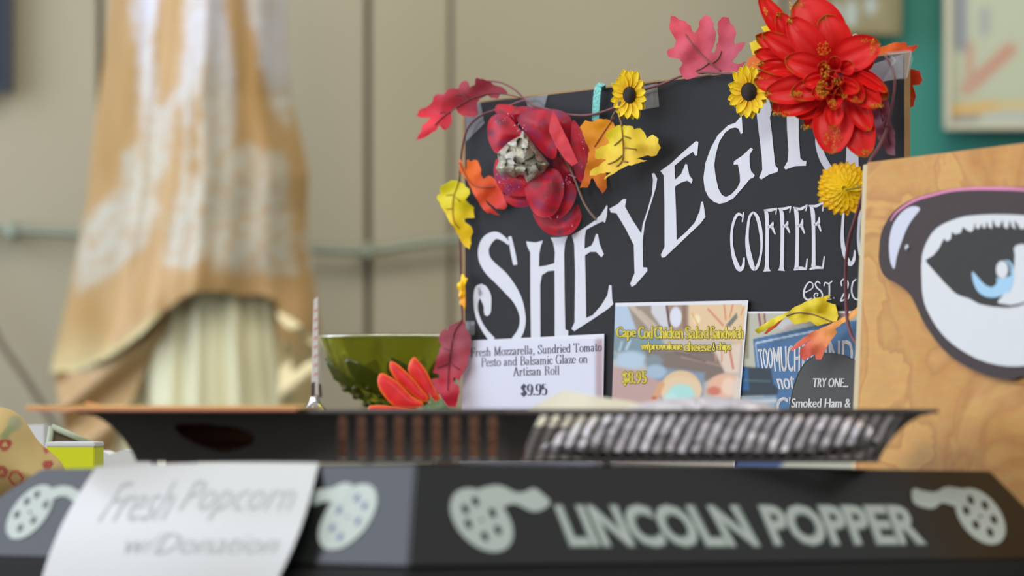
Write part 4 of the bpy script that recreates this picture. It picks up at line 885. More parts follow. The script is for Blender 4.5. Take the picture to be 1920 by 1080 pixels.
vine('stem', [(1006, 250), (1060, 300), (1095, 380), (1118, 412)], [.01, .01, .01, .006], .0011, M_stem, gar)
vine('stem', [(1605, 345), (1614, 352), (1625, 350), (1632, 340)], [.06, .062, .06, .06], .0005, M_stem, gar)
def leaf(pts, veins, pl, dfn, colfn, sm=0, step=7, vm=None, parent=None, name='leaf', vw=.0006):
    pp = chaikin(pts, sm) if sm else pts
    L = sheet(name, pp, pl, dfn, M_leaf, parent or gar, step=step, col=colfn, thick=.0003, smooth=True)
    for v in veins:
        tube('vein', [pl.hit(x, y, (dfn(x, y) if callable(dfn) else dfn)+.0008) for x, y in cr(v, 3)], vw, vm or M_stem, L, n=6, seg=2)
    return L
def serrate(pts, amp=2.2, every=7):
    amp *= 1.5
    """saw-tooth the outline of a leaf"""
    out = []; k = 0
    for i in range(len(pts)):
        a, b = pts[i], pts[(i+1) % len(pts)]; L = math.hypot(b[0]-a[0], b[1]-a[1]); m_ = max(1, int(L/every))
        nx, ny = (b[1]-a[1])/(L or 1), -(b[0]-a[0])/(L or 1)
        out.append(a)
        for j in range(1, m_):
            t = j/m_; s = amp*(random.uniform(-.6, .6)); out.append((a[0]+(b[0]-a[0])*t+nx*s, a[1]+(b[1]-a[1])*t+ny*s))
    return out
def grad(c0_, c1_, a, b, var=.25, s=.04):
    c0_, c1_ = lin(c0_), lin(c1_); dx, dy = b[0]-a[0], b[1]-a[1]; LL = dx*dx+dy*dy
    return lambda x, y: mixc(c0_, c1_, ((x-a[0])*dx+(y-a[1])*dy)/LL + var*nz(x, y, s, 1))
wav = lambda base, amp, s=.05, k=0, tx=0, ty=0, cx=0, cy=0: (lambda x, y: base + amp*nz(x, y, s, k)*2 + tx*(x-cx) + ty*(y-cy))
zr = lambda L: Z(L, 6, 760, 120)
leaf(serrate(zr([(1155, 330), (1120, 285), (1060, 250), (985, 230), (940, 190), (905, 185), (880, 170), (805, 155), (785, 175), (782, 235), (722, 262), (710, 210), (680, 185), (635, 200), (605, 240), (600, 275), (530, 272), (470, 290), (430, 345), (345, 342), (315, 375), (308, 420), (240, 485), (160, 510), (125, 578), (160, 600), (285, 600), (250, 645), (190, 690), (170, 770), (120, 858), (240, 815), (300, 770), (355, 735), (372, 692), (445, 745), (500, 705), (525, 650), (520, 530), (570, 495), (590, 545), (650, 585), (770, 598), (810, 565), (805, 475), (800, 440), (840, 390), (930, 350), (960, 380), (1040, 392), (1060, 345), (1100, 340)]), 1.2, 5),
     [zr([(1290, 378), (1150, 345), (1000, 330), (880, 350), (720, 400), (560, 500), (420, 600), (330, 690)]), zr([(720, 400), (650, 350), (560, 350)]), zr([(470, 560), (430, 540), (390, 550)])],
     fpl(860, 200, 35, .028), wav(0, .004, .03, 2), grad((226, 52, 66), (152, 48, 62), (812, 235), (880, 175)), step=6, vm=mat('dark_vein', (120, 62, 62), .6))
zo = lambda L: Z(L, 5.4, 800, 280)
leaf(serrate(zo([(320, 120), (345, 100), (360, 150), (400, 215), (405, 110), (420, 100), (445, 125), (478, 105), (515, 112), (530, 150), (552, 200), (545, 250), (570, 300), (630, 265), (670, 280), (700, 310), (760, 420), (800, 500), (815, 570), (790, 605), (700, 600), (640, 550), (590, 510), (620, 560), (690, 620), (740, 670), (690, 660), (640, 640), (615, 650), (560, 590), (480, 460), (400, 300), (335, 220)]), 1.2, 5), [zo([(330, 130), (390, 260), (450, 345), (540, 385), (690, 378)])],
     fpl(905, 345, 40, .012), wav(0, .003, .04, 5), grad((240, 110, 22), (206, 50, 44), (880, 320), (935, 385)), vm=mat('leaf_vein_orange', (150, 92, 56), .6))
leaf(serrate(zo([(250, 312), (310, 322), (385, 350), (390, 375), (430, 400), (438, 445), (390, 510), (440, 560), (480, 590), (475, 610), (488, 690), (390, 700), (380, 725), (440, 770), (470, 840), (450, 880), (450, 950), (432, 1012), (385, 985), (330, 900), (275, 780), (235, 740), (160, 600), (100, 480), (125, 450), (145, 470), (135, 375), (190, 350)]), 1.4, 5), [zo([(330, 250), (310, 370), (270, 480), (262, 620), (275, 730), (330, 800)]), zo([(262, 460), (200, 465)]), zo([(255, 600), (200, 605)]), zo([(285, 480), (340, 530)])],
     fpl(855, 400, 35, .016), wav(0, .004, .035, 8), grad((222, 212, 30), (236, 194, 14), (850, 350), (870, 440)), vm=mat('leaf_vein_yellow', (170, 140, 40), .6))
zy = lambda L: Z(L, 4.32, 1080, 120)
leaf(serrate(zy([(30, 510), (75, 455), (130, 470), (180, 445), (245, 445), (300, 470), (330, 520), (300, 640), (290, 800), (240, 870), (250, 1000), (215, 1050), (190, 1010), (130, 920), (95, 1000), (30, 1005), (60, 930), (110, 700)]), 1.5, 5), [zy([(310, 430), (220, 560), (150, 670)])], fpl(1125, 290, 35, .008), wav(0, .003, .04, 9), grad((230, 150, 22), (206, 104, 22), (1120, 240), (1120, 350)), vm=mat('leaf_vein_orange', (150, 92, 56), .6))
leaf(serrate(zy([(380, 495), (460, 505), (470, 530), (520, 520), (545, 545), (572, 600), (560, 615), (620, 572), (668, 605), (665, 640), (687, 680), (650, 740), (560, 745), (490, 770), (575, 780), (500, 805), (400, 830), (330, 870), (280, 900), (235, 937), (225, 925), (290, 870), (180, 895), (110, 905), (115, 870), (200, 810), (250, 775), (155, 765), (155, 690), (270, 640), (240, 590), (250, 555), (330, 500)]), 1.5, 5), [zy([(350, 380), (370, 520), (382, 680), (375, 780), (330, 830)]), zy([(378, 600), (310, 660)]), zy([(380, 580), (440, 602)]), zy([(385, 675), (490, 692)]), zy([(380, 735), (320, 785), (260, 810)]), zy([(378, 785), (420, 795)])],
     fpl(1170, 285, 38, .022), wav(0, .004, .035, 11), grad((232, 212, 38), (244, 196, 72), (1150, 240), (1190, 335)), vm=mat('leaf_vein_brown', (150, 120, 60), .6), vw=.0007)
zp = lambda L: Z(L, 4.5, 1240, 0)
leaf(serrate(zp([(500, 610), (380, 618), (210, 672), (160, 620), (150, 580), (180, 530), (150, 495), (60, 480), (45, 440), (60, 415), (115, 390), (125, 345), (95, 290), (65, 240), (80, 130), (120, 140), (190, 175), (245, 215), (262, 265), (285, 275), (310, 240), (325, 170), (380, 125), (415, 150), (440, 195), (438, 225), (462, 280), (455, 340), (420, 440), (450, 445), (480, 330), (478, 230), (480, 180), (510, 145), (570, 150), (580, 195), (610, 220), (630, 280), (612, 340), (615, 375), (655, 360), (705, 355), (690, 400), (640, 460), (595, 520), (640, 540), (720, 520), (640, 600)]), 1.5, 5), [zp([(500, 598), (400, 520), (300, 420), (200, 290)]), zp([(430, 530), (480, 490), (505, 430)]), zp([(405, 525), (350, 570), (290, 598)])],
     fpl(1325, 90, 30, .004), wav(0, .003, .03, 13), grad((226, 84, 100), (196, 86, 106), (1270, 50), (1340, 130)), vm=mat('leaf_vein_taupe', (150, 92, 88), .6), vw=.0008)
zd = lambda L: Z(L, 5.145, 680, 580)
leaf(serrate(zd([(950, 100), (900, 130), (830, 160), (815, 205), (785, 190), (745, 235), (725, 290), (770, 360), (740, 370), (730, 430), (700, 500), (675, 610), (735, 620), (740, 660), (660, 680), (690, 760), (760, 850), (830, 940), (900, 945), (935, 800), (930, 740), (880, 710), (870, 655), (930, 690), (950, 640), (1000, 560), (1040, 400), (1040, 250), (1000, 200), (985, 140)]), 1.4, 5), [zd([(960, 110), (890, 210), (850, 380), (830, 560), (820, 780)]), zd([(860, 400), (780, 375)]), zd([(835, 520), (720, 560)]), zd([(840, 520), (930, 580)])],
     fpl(845, 690, 40, .016), wav(0, .003, .035, 15), grad((150, 66, 76), (200, 36, 58), (850, 650), (830, 750)), vm=mat('leaf_vein_dark_red', (112, 46, 56), .6))
leaf(serrate(z8([(60, 410), (200, 320), (340, 260), (375, 230), (440, 200), (520, 165), (600, 150), (655, 140), (620, 185), (690, 210), (715, 300), (700, 340), (640, 355), (550, 380), (500, 345), (375, 368), (310, 305), (230, 360), (150, 410), (90, 440)]), 1.2, 5), [z8([(660, 345), (520, 290), (400, 275), (310, 300)])],
     fpl(1500, 590, 40, .014), wav(0, .003, .05, 17), grad((226, 210, 50), (232, 204, 40), (1430, 600), (1560, 560)))
leaf(serrate(z8([(135, 440), (180, 380), (300, 305), (240, 375), (150, 444)]), .5, 6), [], fpl(1440, 610, 40, .016), 0, grad((226, 100, 40), (220, 90, 30), (1430, 620), (1460, 600)))
leaf(serrate(z8([(335, 570), (400, 500), (500, 430), (620, 380), (700, 340), (800, 280), (880, 220), (875, 260), (840, 310), (740, 360), (690, 405), (705, 430), (640, 510), (600, 590), (580, 640), (540, 640), (530, 600), (440, 650), (412, 600), (415, 560), (510, 480), (430, 530), (345, 575)]), 1, 5), [],
     fpl(1530, 630, 40, .024), wav(0, .003, .05, 19), grad((244, 170, 84), (222, 96, 82), (1560, 600), (1510, 660)))
zq = lambda L: Z(L, 3.6, 1400, 0)
leaf(serrate(zq([(790, 540), (820, 490), (870, 520), (900, 590), (930, 620), (960, 700), (965, 800), (1000, 890), (1000, 1050), (950, 1040), (900, 960), (870, 900), (860, 820), (820, 700), (790, 620)]), 1.2, 5), [zq([(820, 560), (880, 700), (930, 860), (960, 980)])], fpl(1650, 230, 40, .012), wav(0, .003, .05, 21), grad((150, 40, 60), (136, 78, 96), (1630, 150), (1650, 220)), vm=mat('leaf_vein_plum', (112, 66, 80), .6))
# leaves peeking out behind the board
bkp = Plane(BP.hit(1694, 120, -.02), (-.3, -1, 0))
leaf(serrate(zq([(860, 330), (930, 310), (1000, 285), (1075, 288), (1080, 310), (1160, 305), (1120, 350), (1050, 420), (900, 420)]), 1, 5), [], bkp, wav(0, .002, .05, 23), grad((236, 110, 30), (226, 70, 36), (1660, 85), (1715, 85)))
leaf(serrate(zq([(1060, 480), (1110, 465), (1165, 475), (1188, 540), (1165, 572), (1120, 575), (1142, 655), (1125, 720), (1080, 730), (1050, 600)]), 1, 5), [], bkp, wav(0, .002, .05, 25), grad((222, 66, 36), (228, 84, 40), (1700, 140), (1710, 200)))
lp = fpl(1420, 90, 30, .004)
leaf(serrate(zq([(0, 430), (15, 390), (50, 370), (90, 400), (200, 420), (220, 470), (100, 470), (60, 462), (10, 455)]), 1, 5), [], lp, .004, grad((232, 124, 56), (226, 100, 60), (1400, 110), (1450, 120)))
leaf(serrate(zq([(95, 180), (130, 175), (200, 195), (230, 240), (130, 225)]), 1, 5), [], lp, 0, grad((240, 214, 30), (236, 200, 20), (1420, 50), (1460, 60)))
leaf(serrate(zq([(18, 290), (60, 270), (120, 300), (100, 380), (40, 370), (28, 330)]), 1, 5), [], lp, 0, grad((236, 214, 60), (236, 200, 20), (1400, 80), (1440, 100)))
leaf(serrate([(862, 196), (868, 190), (885, 193), (882, 200)], .5, 5), [], fpl(870, 195, 40, .012), 0, grad((240, 200, 60), (236, 180, 20), (860, 190), (880, 200)))
# yellow bloom seen edge-on at the left edge of the board
ye = sheet('side_bloom', chaikin(Z([(388, 210), (405, 200), (420, 215), (425, 245), (455, 250), (450, 275), (435, 300), (430, 450), (432, 600), (410, 590), (405, 555), (375, 550), (362, 530), (372, 495), (385, 480), (360, 455), (358, 420), (370, 400), (350, 375), (338, 340), (345, 305), (382, 290)], 6, 800, 480), 1), fpl(868, 545, 50, .012), wav(0, .003, .1, 3), M_leaf, gar, step=3, col=grad((250, 204, 24), (240, 160, 10), (860, 530), (870, 570)), thick=.001, smooth=True)
# petals
def petal(name, b, t, w_, pl, d0, d1, colfn, parent, cup=.003, bend=0, pw=.75, nu=9, nv=6, m=None, tipw=.0, side=0):
    dx, dy = t[0]-b[0], t[1]-b[1]; L = math.hypot(dx, dy); nx, ny = -dy/L, dx/L
    def fn(u, v):
        s = (v-.5)*2; hw = (math.sin(math.pi*min(1, (u*.90+.07)))**pw)*w_/2
        if u > .999: hw *= .25
        x = b[0]+dx*u + nx*(s*hw + side*math.sin(u*math.pi)); y = b[1]+dy*u + ny*(s*hw + side*math.sin(u*math.pi))
        d = d0+(d1-d0)*u + bend*math.sin(u*math.pi) + cup*(s*s) - cup*.25*math.cos(s*9)*math.sin(u*math.pi)
        return pl.hit(x, y, d)
    cf = lambda u, v: colfn(u, (v-.5)*2)
    return gridmesh(name, fn, nu, nv, m or M_leaf, parent, cf, thick=.0003)
def sunflower(cx, cy, rx, ry, dx, dy, yaw, clear, n=13, tilt=0):
    pl = fpl(cx, cy, yaw, clear); sfp = bpy.data.objects.new('sunflower', None); COL.objects.link(sfp); sfp.parent = gar
    sfp.location = pl.o - world_loc(gar); sfp.empty_display_size = .01
    for layer in (0, 1):
        for k in range(n):
            a = 2*math.pi*(k+.5*layer)/n + random.uniform(-.09, .09); r = random.uniform(.88, 1.06)*(1 if layer else 1.0)
            b_ = (cx+.25*rx*math.cos(a), cy+.25*ry*math.sin(a)); t_ = (cx+r*rx*math.cos(a), cy+r*ry*math.sin(a))
            wp = 2*math.pi*(rx+ry)/2*.62/n*1.25
            petal('petal', b_, t_, wp, pl, .000+.003*layer, .002+.004*layer+random.uniform(-.001, .0015), lambda u, s: mixc(lin((228, 166, 10)), lin((246, 216, 36)), u*1.1+.2*abs(s)), sfp, cup=.0012, nu=7, nv=4)
    dp = [(cx+dx*math.cos(t), cy+dy*math.sin(t)) for t in [2*math.pi*k/24 for k in range(24)]]
    sheet('disc', dp, pl, dome(dp, .005, .005, dx), mat('brown_felt_disc', (44, 40, 38), .95, bump=1, vscale=900), sfp, step=4, thick=.0005, smooth=True)
    return sfp
sunflower(1180, 178, 35, 48, 12.5, 16, 42, .018)
sunflower(1404, 172, 40, 50, 15, 17.5, 38, .03)
# yellow pompon seen from behind
pm = bpy.data.objects.new('yellow_bloom', None); COL.objects.link(pm); pm.parent = gar; ppl = fpl(1583, 353, 30, .042); pm.location = ppl.o - world_loc(gar)
for layer, (n_, rr, dd) in enumerate(((26, 51, 0), (24, 49, .003), (20, 40, .005), (14, 26, .0065))):
    for k in range(n_):
        a = 2*math.pi*(k+.37*layer)/n_; r = rr*random.uniform(.94, 1.05)
        petal('petal', (1583+4*math.cos(a), 353+4*math.sin(a)), (1583+r*math.cos(a)*1.02, 353+r*math.sin(a)), rr*.36, ppl, dd+.004, dd-.001, lambda u, s: mixc(lin((240, 212, 20)), lin((242, 190, 8)), u*.8+.3*abs(s)), pm, cup=.001, nu=6, nv=4, pw=.5)
sheet('bloom_centre', [(1583+9*math.cos(2*math.pi*k/12), 353+9*math.sin(2*math.pi*k/12)) for k in range(12)], ppl, .0085, mat('yellow_silk', (240, 208, 18), .6), pm, thick=.0004)
tube('stem', [ppl.hit(1583+x, 353+y, .014) for x, y in ((3, 3), (14, 1), (28, -1), (44, -3))], .0008, mat('green_stem', (128, 124, 30), .6), pm)
vine('stem', [(1165, 196), (1152, 212), (1146, 226)], [.02, .018, .014], .0009, M_stem, gar)
vine('stem', [(1162, 190), (1162, 215), (1166, 236)], [.024, .024, .024], [.0018, .0014, .001], M_stem, gar)

# ---------------------------------------------------------------- red dahlia with gold glitter
M_dahlia = mat('red_silk', (0, 0, 0), .45, attr=True, spec=.35, var=.06, vscale=150, bump=.1)
M_glit = mat('gold_glitter', (236, 178, 48), .3, metal=.5, var=.5, vscale=1500, bump=1)
dpl = fpl(1550, 160, 22, .058)
dah = thing('red_dahlia', 'large red silk dahlia with gold glitter tips at the top right of the black sign', 'flower', dpl.hit(1550, 160, -.03))
def dcol(shade):
    a = lin((232, 34, 30)); b = lin((178, 18, 26)); gl = lin((168, 118, 22)); seed = random.random()*50
    def f(u, s):
        c = mixc(b, a, .35+u*.6+shade + .3*abs(s)); g = noise.noise(Vector((u*5+seed, s*2.5, seed)))
        e = max(ss(.86, 1.0, u), ss(.84, 1, abs(s))*ss(.45, .9, u)*.6)
        return mixc(c, gl, ss(.6, .8, e+.55*g))
    return f
D = [  # base, tip, width, d0, d1, bend, shade  (zoomed coords)
 ((330, 330), (88, -30), 120, -.012, -.004, .004, .1), ((360, 350), (212, 85), 120, -.008, .002, .004, .0), ((600, 390), (360, -20), 300, -.012, .000, .008, .15), ((640, 400), (530, 100), 200, -.006, .006, .006, .2),
 ((520, 420), (285, 120), 170, .0, .010, .006, .05), ((560, 430), (900, 290), 200, -.006, .006, .008, .15), ((620, 430), (860, 420), 130, -.01, .0, .004, .0),
 ((440, 430), (60, 240), 130, -.014, -.006, .004, .1), ((460, 440), (105, 225), 130, -.006, .006, .005, .0), ((460, 470), (50, 350), 120, -.012, -.004, .004, -.1), ((500, 470), (70, 440), 110, -.008, .0, .003, .1), ((540, 480), (258, 400), 150, .002, .014, .006, .05),
 ((480, 540), (48, 545), 180, -.010, -.002, .005, .1), ((500, 570), (120, 640), 160, -.004, .008, .005, .0), ((500, 590), (170, 740), 150, -.014, -.006, .004, -.1), ((520, 620), (215, 760), 130, -.006, .004, .004, .1), ((530, 650), (310, 770), 150, -.01, .0, .004, .05), ((540, 660), (400, 860), 120, -.012, -.006, .004, .0),
 ((600, 640), (570, 1040), 230, -.012, .002, .007, .05), ((660, 640), (810, 1060), 210, -.014, -.002, .007, .05), ((690, 640), (835, 880), 130, -.006, .004, .005, .1), ((700, 700), (850, 1000), 120, -.018, -.01, .004, -.15),
 ((660, 480), (955, 660), 150, -.006, .006, .006, .05), ((660, 540), (905, 715), 140, -.002, .012, .006, .1), ((650, 520), (780, 690), 120, .004, .016, .004, .0), ((700, 470), (950, 620), 70, .004, .012, .004, .15),
 ((590, 680), (585, 860), 110, .0, .012, .005, .15), ((560, 560), (300, 640), 130, .004, .016, .004, .0), ((560, 600), (440, 640), 90, .008, .020, .003, .05), ((600, 590), (590, 740), 90, .008, .020, .003, .0), ((620, 560), (760, 610), 90, .008, .020, .003, .05), ((560, 520), (380, 560), 100, .008, .018, .003, .1), ((600, 470), (590, 380), 80, .006, .018, .003, .0), ((640, 480), (720, 430), 90, .006, .016, .003, .1), ((540, 480), (500, 420), 80, .006, .018, .003, .0)]
for b_, t_, w_, d0, d1, bd, sh in D:
    b_, t_ = zq([b_])[0], zq([t_])[0]
    petal('petal', b_, t_, w_/3.6*1.22, dpl, d0, d1, dcol(sh), dah, cup=.004, bend=bd, pw=.62, nu=16, nv=10, m=M_dahlia)
sheet('calyx', chaikin([(1555+34*math.cos(t), 160+34*math.sin(t)) for t in [2*math.pi*k/10 for k in range(10)]], 1), dpl, -.004, mat('dark_red_silk', (150, 20, 26), .5), dah, step=9)
for k in range(16):   # small curled heart petals
    a = 2*math.pi*k/16*2.4; r0 = 6+1.6*k; cx, cy = 1556, 158
    b_ = (cx+.2*r0*math.cos(a), cy+.2*r0*math.sin(a)); t_ = (cx+r0*math.cos(a), cy+r0*math.sin(a)*1.1)
    petal('petal', b_, t_, 17, dpl, .014, .026-.0006*k, dcol(-.1), dah, cup=.005, bend=.003, pw=.6, nu=8, nv=6, m=M_dahlia)
# glitter clusters: one joined part of tiny flakes
gv, gf = [], []
def flakes(cx, cy, rx, ry, n_, d):
    for _ in range(n_):
        a = random.random()*6.28; r = math.sqrt(random.random()); x = cx+rx*r*math.cos(a); y = cy+ry*r*math.sin(a); s = random.uniform(.7, 1.5); dd = d+random.uniform(-.002, .002)
        b = len(gv); tl_ = random.uniform(-.0012, .0012); tm = random.uniform(-.0012, .0012)
        gv.extend([dpl.hit(x-s, y, dd), dpl.hit(x, y-s, dd+tl_), dpl.hit(x+s, y, dd+tm), dpl.hit(x, y+s, dd-tl_)]); gf.append([b, b+1, b+2, b+3])
for cx, cy, rx, ry, n_, d in ((530, 480, 30, 60, 70, .026), (510, 600, 45, 60, 130, .028), (335, 632, 45, 18, 70, .021), (580, 930, 60, 80, 130, .012), (580, 700, 28, 28, 50, .026), (730, 670, 28, 18, 30, .024), (660, 650, 20, 20, 20, .026), (850, 320, 22, 60, 45, .014), (800, 270, 50, 12, 25, .012), (880, 715, 50, 16, 50, .018), (140, 635, 28, 14, 30, .014), (520, 330, 50, 50, 60, .014), (215, 95, 12, 14, 16, .008), (128, 75, 14, 26, 20, .004), (240, 770, 70, 18, 50, .010), (800, 1025, 26, 16, 30, .006), (80, 430, 40, 14, 25, .008), (100, 525, 50, 10, 25, .006), (300, 40, 12, 40, 25, .006), (290, 140, 20, 12, 20, .014), (610, 550, 30, 24, 40, .028), (395, 860, 36, 16, 30, .002), (390, 30, 24, 12, 14, .006)):
    x, y = zq([(cx, cy)])[0]; flakes(x, y, rx/3.6, ry/3.6, n_, d)
gl = mesh('glitter', gv, orient(gv, gf), M_glit, dah, thick=0); gl['kind'] = 'stuff'

# ---------------------------------------------------------------- crumpled red flower with silver heart
zc = lambda L: Z(L, 4, 900, 180)
rpl = fpl(985, 310, 32, .034)
rose = thing('glitter_rose', 'crimson and violet paper flower with a crumpled silver heart on the black sign', 'flower', rpl.hit(985, 310, -.02))
M_rose = mat('glittered_crimson_paper', (0, 0, 0), .5, attr=True, spec=.4, bump=.12, vscale=300, var=.12)
def rcol(shade):
    k = random.random()*90
    def f(x, y):
        c = mixc(lin((196, 22, 42)), lin((150, 20, 44)), .4+nz(x, y, .03, k)-shade)
        v = ss(.05, .5, nz(x, y, .05, k+3)+.25*nz(x, y, .15, k)); c = mixc(c, lin((120, 40, 92)), v*.6)
        dk = ss(.28, .45, nz(x, y, .05, k+6)); return mixc(c, lin((96, 40, 44)), dk*.6)
    return f
RP = [([(115, 60), (200, 62), (300, 85), (400, 105), (340, 170), (250, 210), (170, 160), (110, 125)], -.010, 0), ([(270, 85), (330, 72), (480, 100), (560, 95), (640, 120), (690, 170), (700, 300), (690, 420), (640, 430), (560, 300), (400, 130)], -.010, -.35),
      ([(50, 240), (70, 170), (120, 130), (190, 128), (250, 190), (310, 265), (335, 300), (230, 380), (135, 445), (90, 400), (58, 320)], -.002, .1),
      ([(690, 160), (740, 220), (800, 320), (850, 420), (875, 500), (862, 580), (820, 630), (750, 658), (715, 600), (695, 480), (680, 300)], -.004, .05),
      ([(550, 430), (690, 500), (725, 560), (705, 660), (630, 660), (540, 540)], -.008, -.6),
      ([(380, 860), (460, 920), (560, 940), (660, 900), (730, 800), (752, 850), (768, 920), (700, 1030), (620, 1052), (520, 1045), (440, 980)], -.010, 0),
      ([(165, 738), (230, 745), (340, 752), (395, 770), (360, 835), (260, 835), (190, 790)], -.004, -.1),
      ([(125, 440), (98, 560), (108, 620), (160, 720), (230, 752), (340, 755), (410, 720), (420, 600), (300, 520)], .002, .1),
      ([(610, 600), (700, 650), (730, 720), (700, 820), (640, 900), (560, 942), (470, 930), (560, 860), (620, 740)], -.002, 0),
      ([(335, 600), (420, 560), (560, 535), (612, 590), (636, 680), (620, 780), (560, 900), (470, 920), (400, 880), (350, 780), (330, 690)], .006, .15),
      ([(270, 165), (330, 118), (430, 100), (505, 102), (540, 180), (562, 330), (585, 430), (540, 492), (430, 390), (340, 270), (300, 215)], .010, .1)]
for pts, d, sh in RP:
    pp = chaikin(zc(pts), 2); sheet('petal', pp, rpl, (lambda x, y, pp=pp, d=d, k=len(pts)+d*999: d + .007*ss(0, 30, edgedist((x, y), pp)) + .004*nz(x, y, .022, k)), M_rose, rose, step=6, col=rcol(sh), thick=.0004, smooth=True)
sheet('flower_back', chaikin(zc([(150, 200), (520, 130), (760, 300), (800, 560), (690, 700), (600, 860), (420, 860), (200, 700)]), 2), rpl, -.012, mat('deep_violet_paper', (86, 22, 52), .6), rose, step=10)
pp = zc([(548, 105), (572, 150), (600, 210), (660, 330), (735, 500), (690, 525), (640, 480), (570, 380), (515, 260), (530, 160)])
sheet('folded_petal', pp, rpl, wav(.018, .001, .05, 31), M_rose, rose, step=6, col=lambda x, y: mixc(lin((222, 62, 68)), lin((204, 46, 60)), .5+nz(x, y, .05, 5)), thick=.0004, smooth=True)
M_silver = mat('silver_glitter_paper', (172, 170, 152), .4, metal=.5, var=.4, vscale=260, bump=.3)
hp = zc([(130, 430), (165, 395), (210, 350), (260, 320), (300, 300), (318, 255), (345, 280), (380, 330), (430, 400), (480, 460), (522, 512), (480, 570), (400, 628), (352, 648), (330, 600), (300, 590), (260, 612), (210, 590), (160, 600), (120, 545), (140, 490)])
FC = [(x, y, random.uniform(-.00075, .00075), random.uniform(-.00075, .00075), random.uniform(0, .0055)) for x, y in zc([(170+70*(k % 5)+random.uniform(-28, 28), 300+62*(k//5)+random.uniform(-26, 26)) for k in range(30)])]
def crump(x, y):
    c = min(FC, key=lambda q: (q[0]-x)**2+(q[1]-y)**2); e = edgedist((x, y), hp)
    return .010 + .012*math.sin(min(1, e/18)*math.pi/2) + (c[4] + c[2]*(x-c[0]) + c[3]*(y-c[1]))*min(1, e/5)
sheet('crumpled_heart', hp, rpl, crump, M_silver, rose, step=2.6, thick=.0004, smooth=False, jitter=.6)
gv, gf = [], []
for cx, cy, n_ in ((285, 228, 10), (180, 620, 30), (215, 690, 30), (290, 660, 10), (650, 640, 34), (700, 600, 14), (680, 970, 10), (145, 190, 14), (230, 160, 10), (740, 290, 12), (790, 370, 10), (770, 530, 8), (590, 320, 8), (560, 910, 10), (500, 780, 8), (310, 260, 14), (230, 470, 40), (380, 480, 12), (370, 600, 20), (340, 410, 10)):
    for _ in range(n_):
        x, y = zc([(cx+random.gauss(0, 22), cy+random.gauss(0, 22))])[0]; s = random.uniform(.35, .9); d = .028 if 130 < cx < 420 and cy < 610 else .016; b = len(gv); t_ = random.uniform(-.001, .001)
        gv += [rpl.hit(x-s, y, d), rpl.hit(x, y-s, d+t_), rpl.hit(x+s, y, d), rpl.hit(x, y+s, d-t_)]; gf.append([b, b+1, b+2, b+3])
gl = mesh('glitter', gv, orient(gv, gf), mat('lilac_glitter', (214, 186, 226), .2, metal=.6), rose); gl['kind'] = 'stuff'

# ---------------------------------------------------------------- red flower beside the bowl
fpl2 = fpl(790, 745, 20, .05)
rf = thing('red_silk_flower', 'red silk flower with orange-edged petals and green sepals before the green bowl', 'flower', fpl2.hit(815, 775, 0))
z9 = zd
def rfcol(pts, c0_=(232, 44, 40), c1_=(246, 116, 40)):
    return lambda x, y: mixc(lin(c1_), mixc(lin(c0_), lin((214, 34, 40)), .5+nz(x, y, .05)), ss(.5, 4, edgedist((x, y), pts)))
for pts, d in (([(40, 930), (150, 922), (260, 930), (420, 960), (560, 975), (620, 1010), (620, 1060), (60, 1060)], .010), ([(430, 600), (445, 520), (495, 445), (550, 510), (610, 580), (650, 660), (700, 780), (750, 850), (745, 890), (640, 880), (520, 720)], 0),
               ([(262, 492), (330, 520), (420, 600), (500, 680), (560, 760), (640, 850), (620, 900), (540, 880), (430, 780), (330, 700), (265, 600), (255, 545)], .004), ([(140, 660), (175, 605), (250, 640), (330, 690), (400, 760), (500, 860), (600, 900), (560, 950), (420, 960), (300, 940), (220, 860), (150, 760)], .008)):
    pp = chaikin(z9(pts), 1); sheet('petal', pp, fpl2, dome(pp, d, .004, 14), M_dahlia, rf, step=5, col=rfcol(pp), thick=.0004, smooth=True)
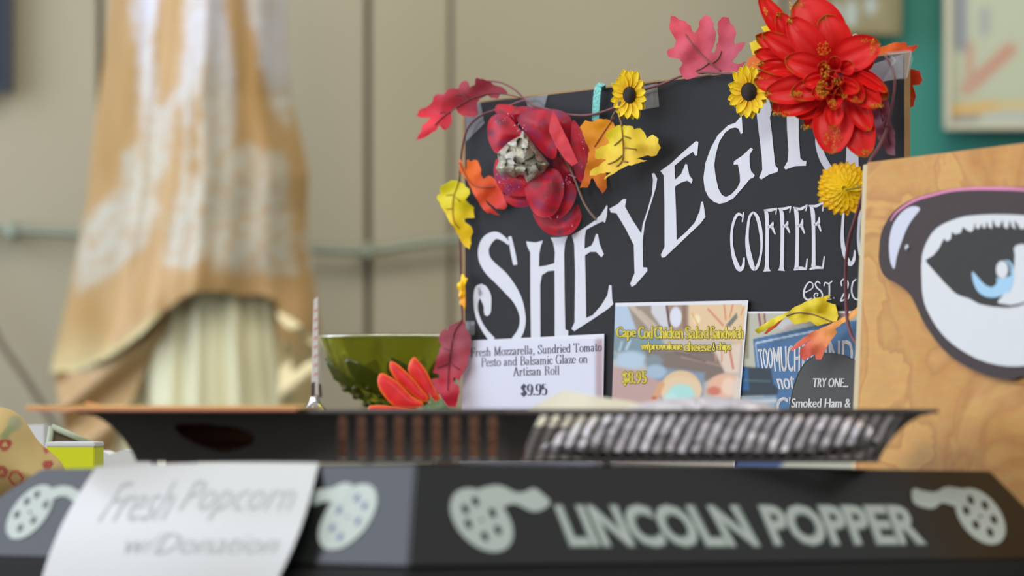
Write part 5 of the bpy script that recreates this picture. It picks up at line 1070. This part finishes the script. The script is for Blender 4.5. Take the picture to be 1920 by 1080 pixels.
gs = z9([(575, 930), (660, 905), (640, 800), (665, 850), (700, 900), (760, 860), (800, 930), (860, 980), (870, 1060), (620, 1060)])
sheet('sepal', gs, fpl2, wav(.016, .002, .05, 41), M_leaf, rf, step=5, col=grad((112, 134, 92), (92, 114, 76), (800, 740), (840, 780)), thick=.0005, smooth=True)
tube('stem', [fpl2.hit(800, 765, .008), fpl2.hit(812, 800, .006), Vector((fpl2.hit(812, 830, 0).x, fpl2.hit(812, 830, 0).y+.01, TZ+.002))], .0015, mat('leaf_green', (92, 114, 66), .6), rf)
# ---------------------------------------------------------------- small hanging things
hk = thing('glitter_ribbon', 'teal glitter ribbon looped over the top edge of the black sign', 'ribbon', BP.hit(1122, 165, .002))
def rib(pts, w_, dfn):
    L, R_ = ribbon2d([(x, y, w_) for x, y in pts], 6); k = len(L)
    vs = [BP.hit(x, y, dfn(i/(k-1))) for i, (x, y) in enumerate(L)]+[BP.hit(x, y, dfn(i/(k-1))) for i, (x, y) in enumerate(R_)]
    return vs, [[i, i+1, k+i+1, k+i] for i in range(k-1)]
vs, fs = rib([(1117, 226), (1118, 200), (1120, 175), (1123, 163), (1128, 162), (1131, 168), (1132, 180)], 13, lambda t: .004+.004*math.sin(t*math.pi) if t < .75 else .004-.05*(t-.75))
mesh('loop', vs, orient(vs, fs), mat('teal_glitter', (110, 190, 176), .25, metal=.3, var=.6, vscale=500, bump=1), hk, thick=.0008, offset=0)
bl = thing('jingle_bell', 'small tarnished silver bell and ring behind the red dahlia', 'bell', BP.hit(1588, 75, .02))
bc = BP.hit(1587, 76, .02)
lathe('bell', [(.0001, -.004), (.003, -.0035), (.0046, 0), (.003, .0035), (.0001, .0042)], bc, mat('tarnished_silver', (150, 146, 120), .3, metal=.9), bl, 16)
tube('ring', [bc+Vector((.008+.0035*math.cos(t), -.001, .0015+.0035*math.sin(t))) for t in [2*math.pi*k/10 for k in range(11)]], .0007, M_chrome, bl)
for o in list(bpy.data.objects):
    if o.type == 'MESH' and not o.data.users: bpy.data.objects.remove(o)
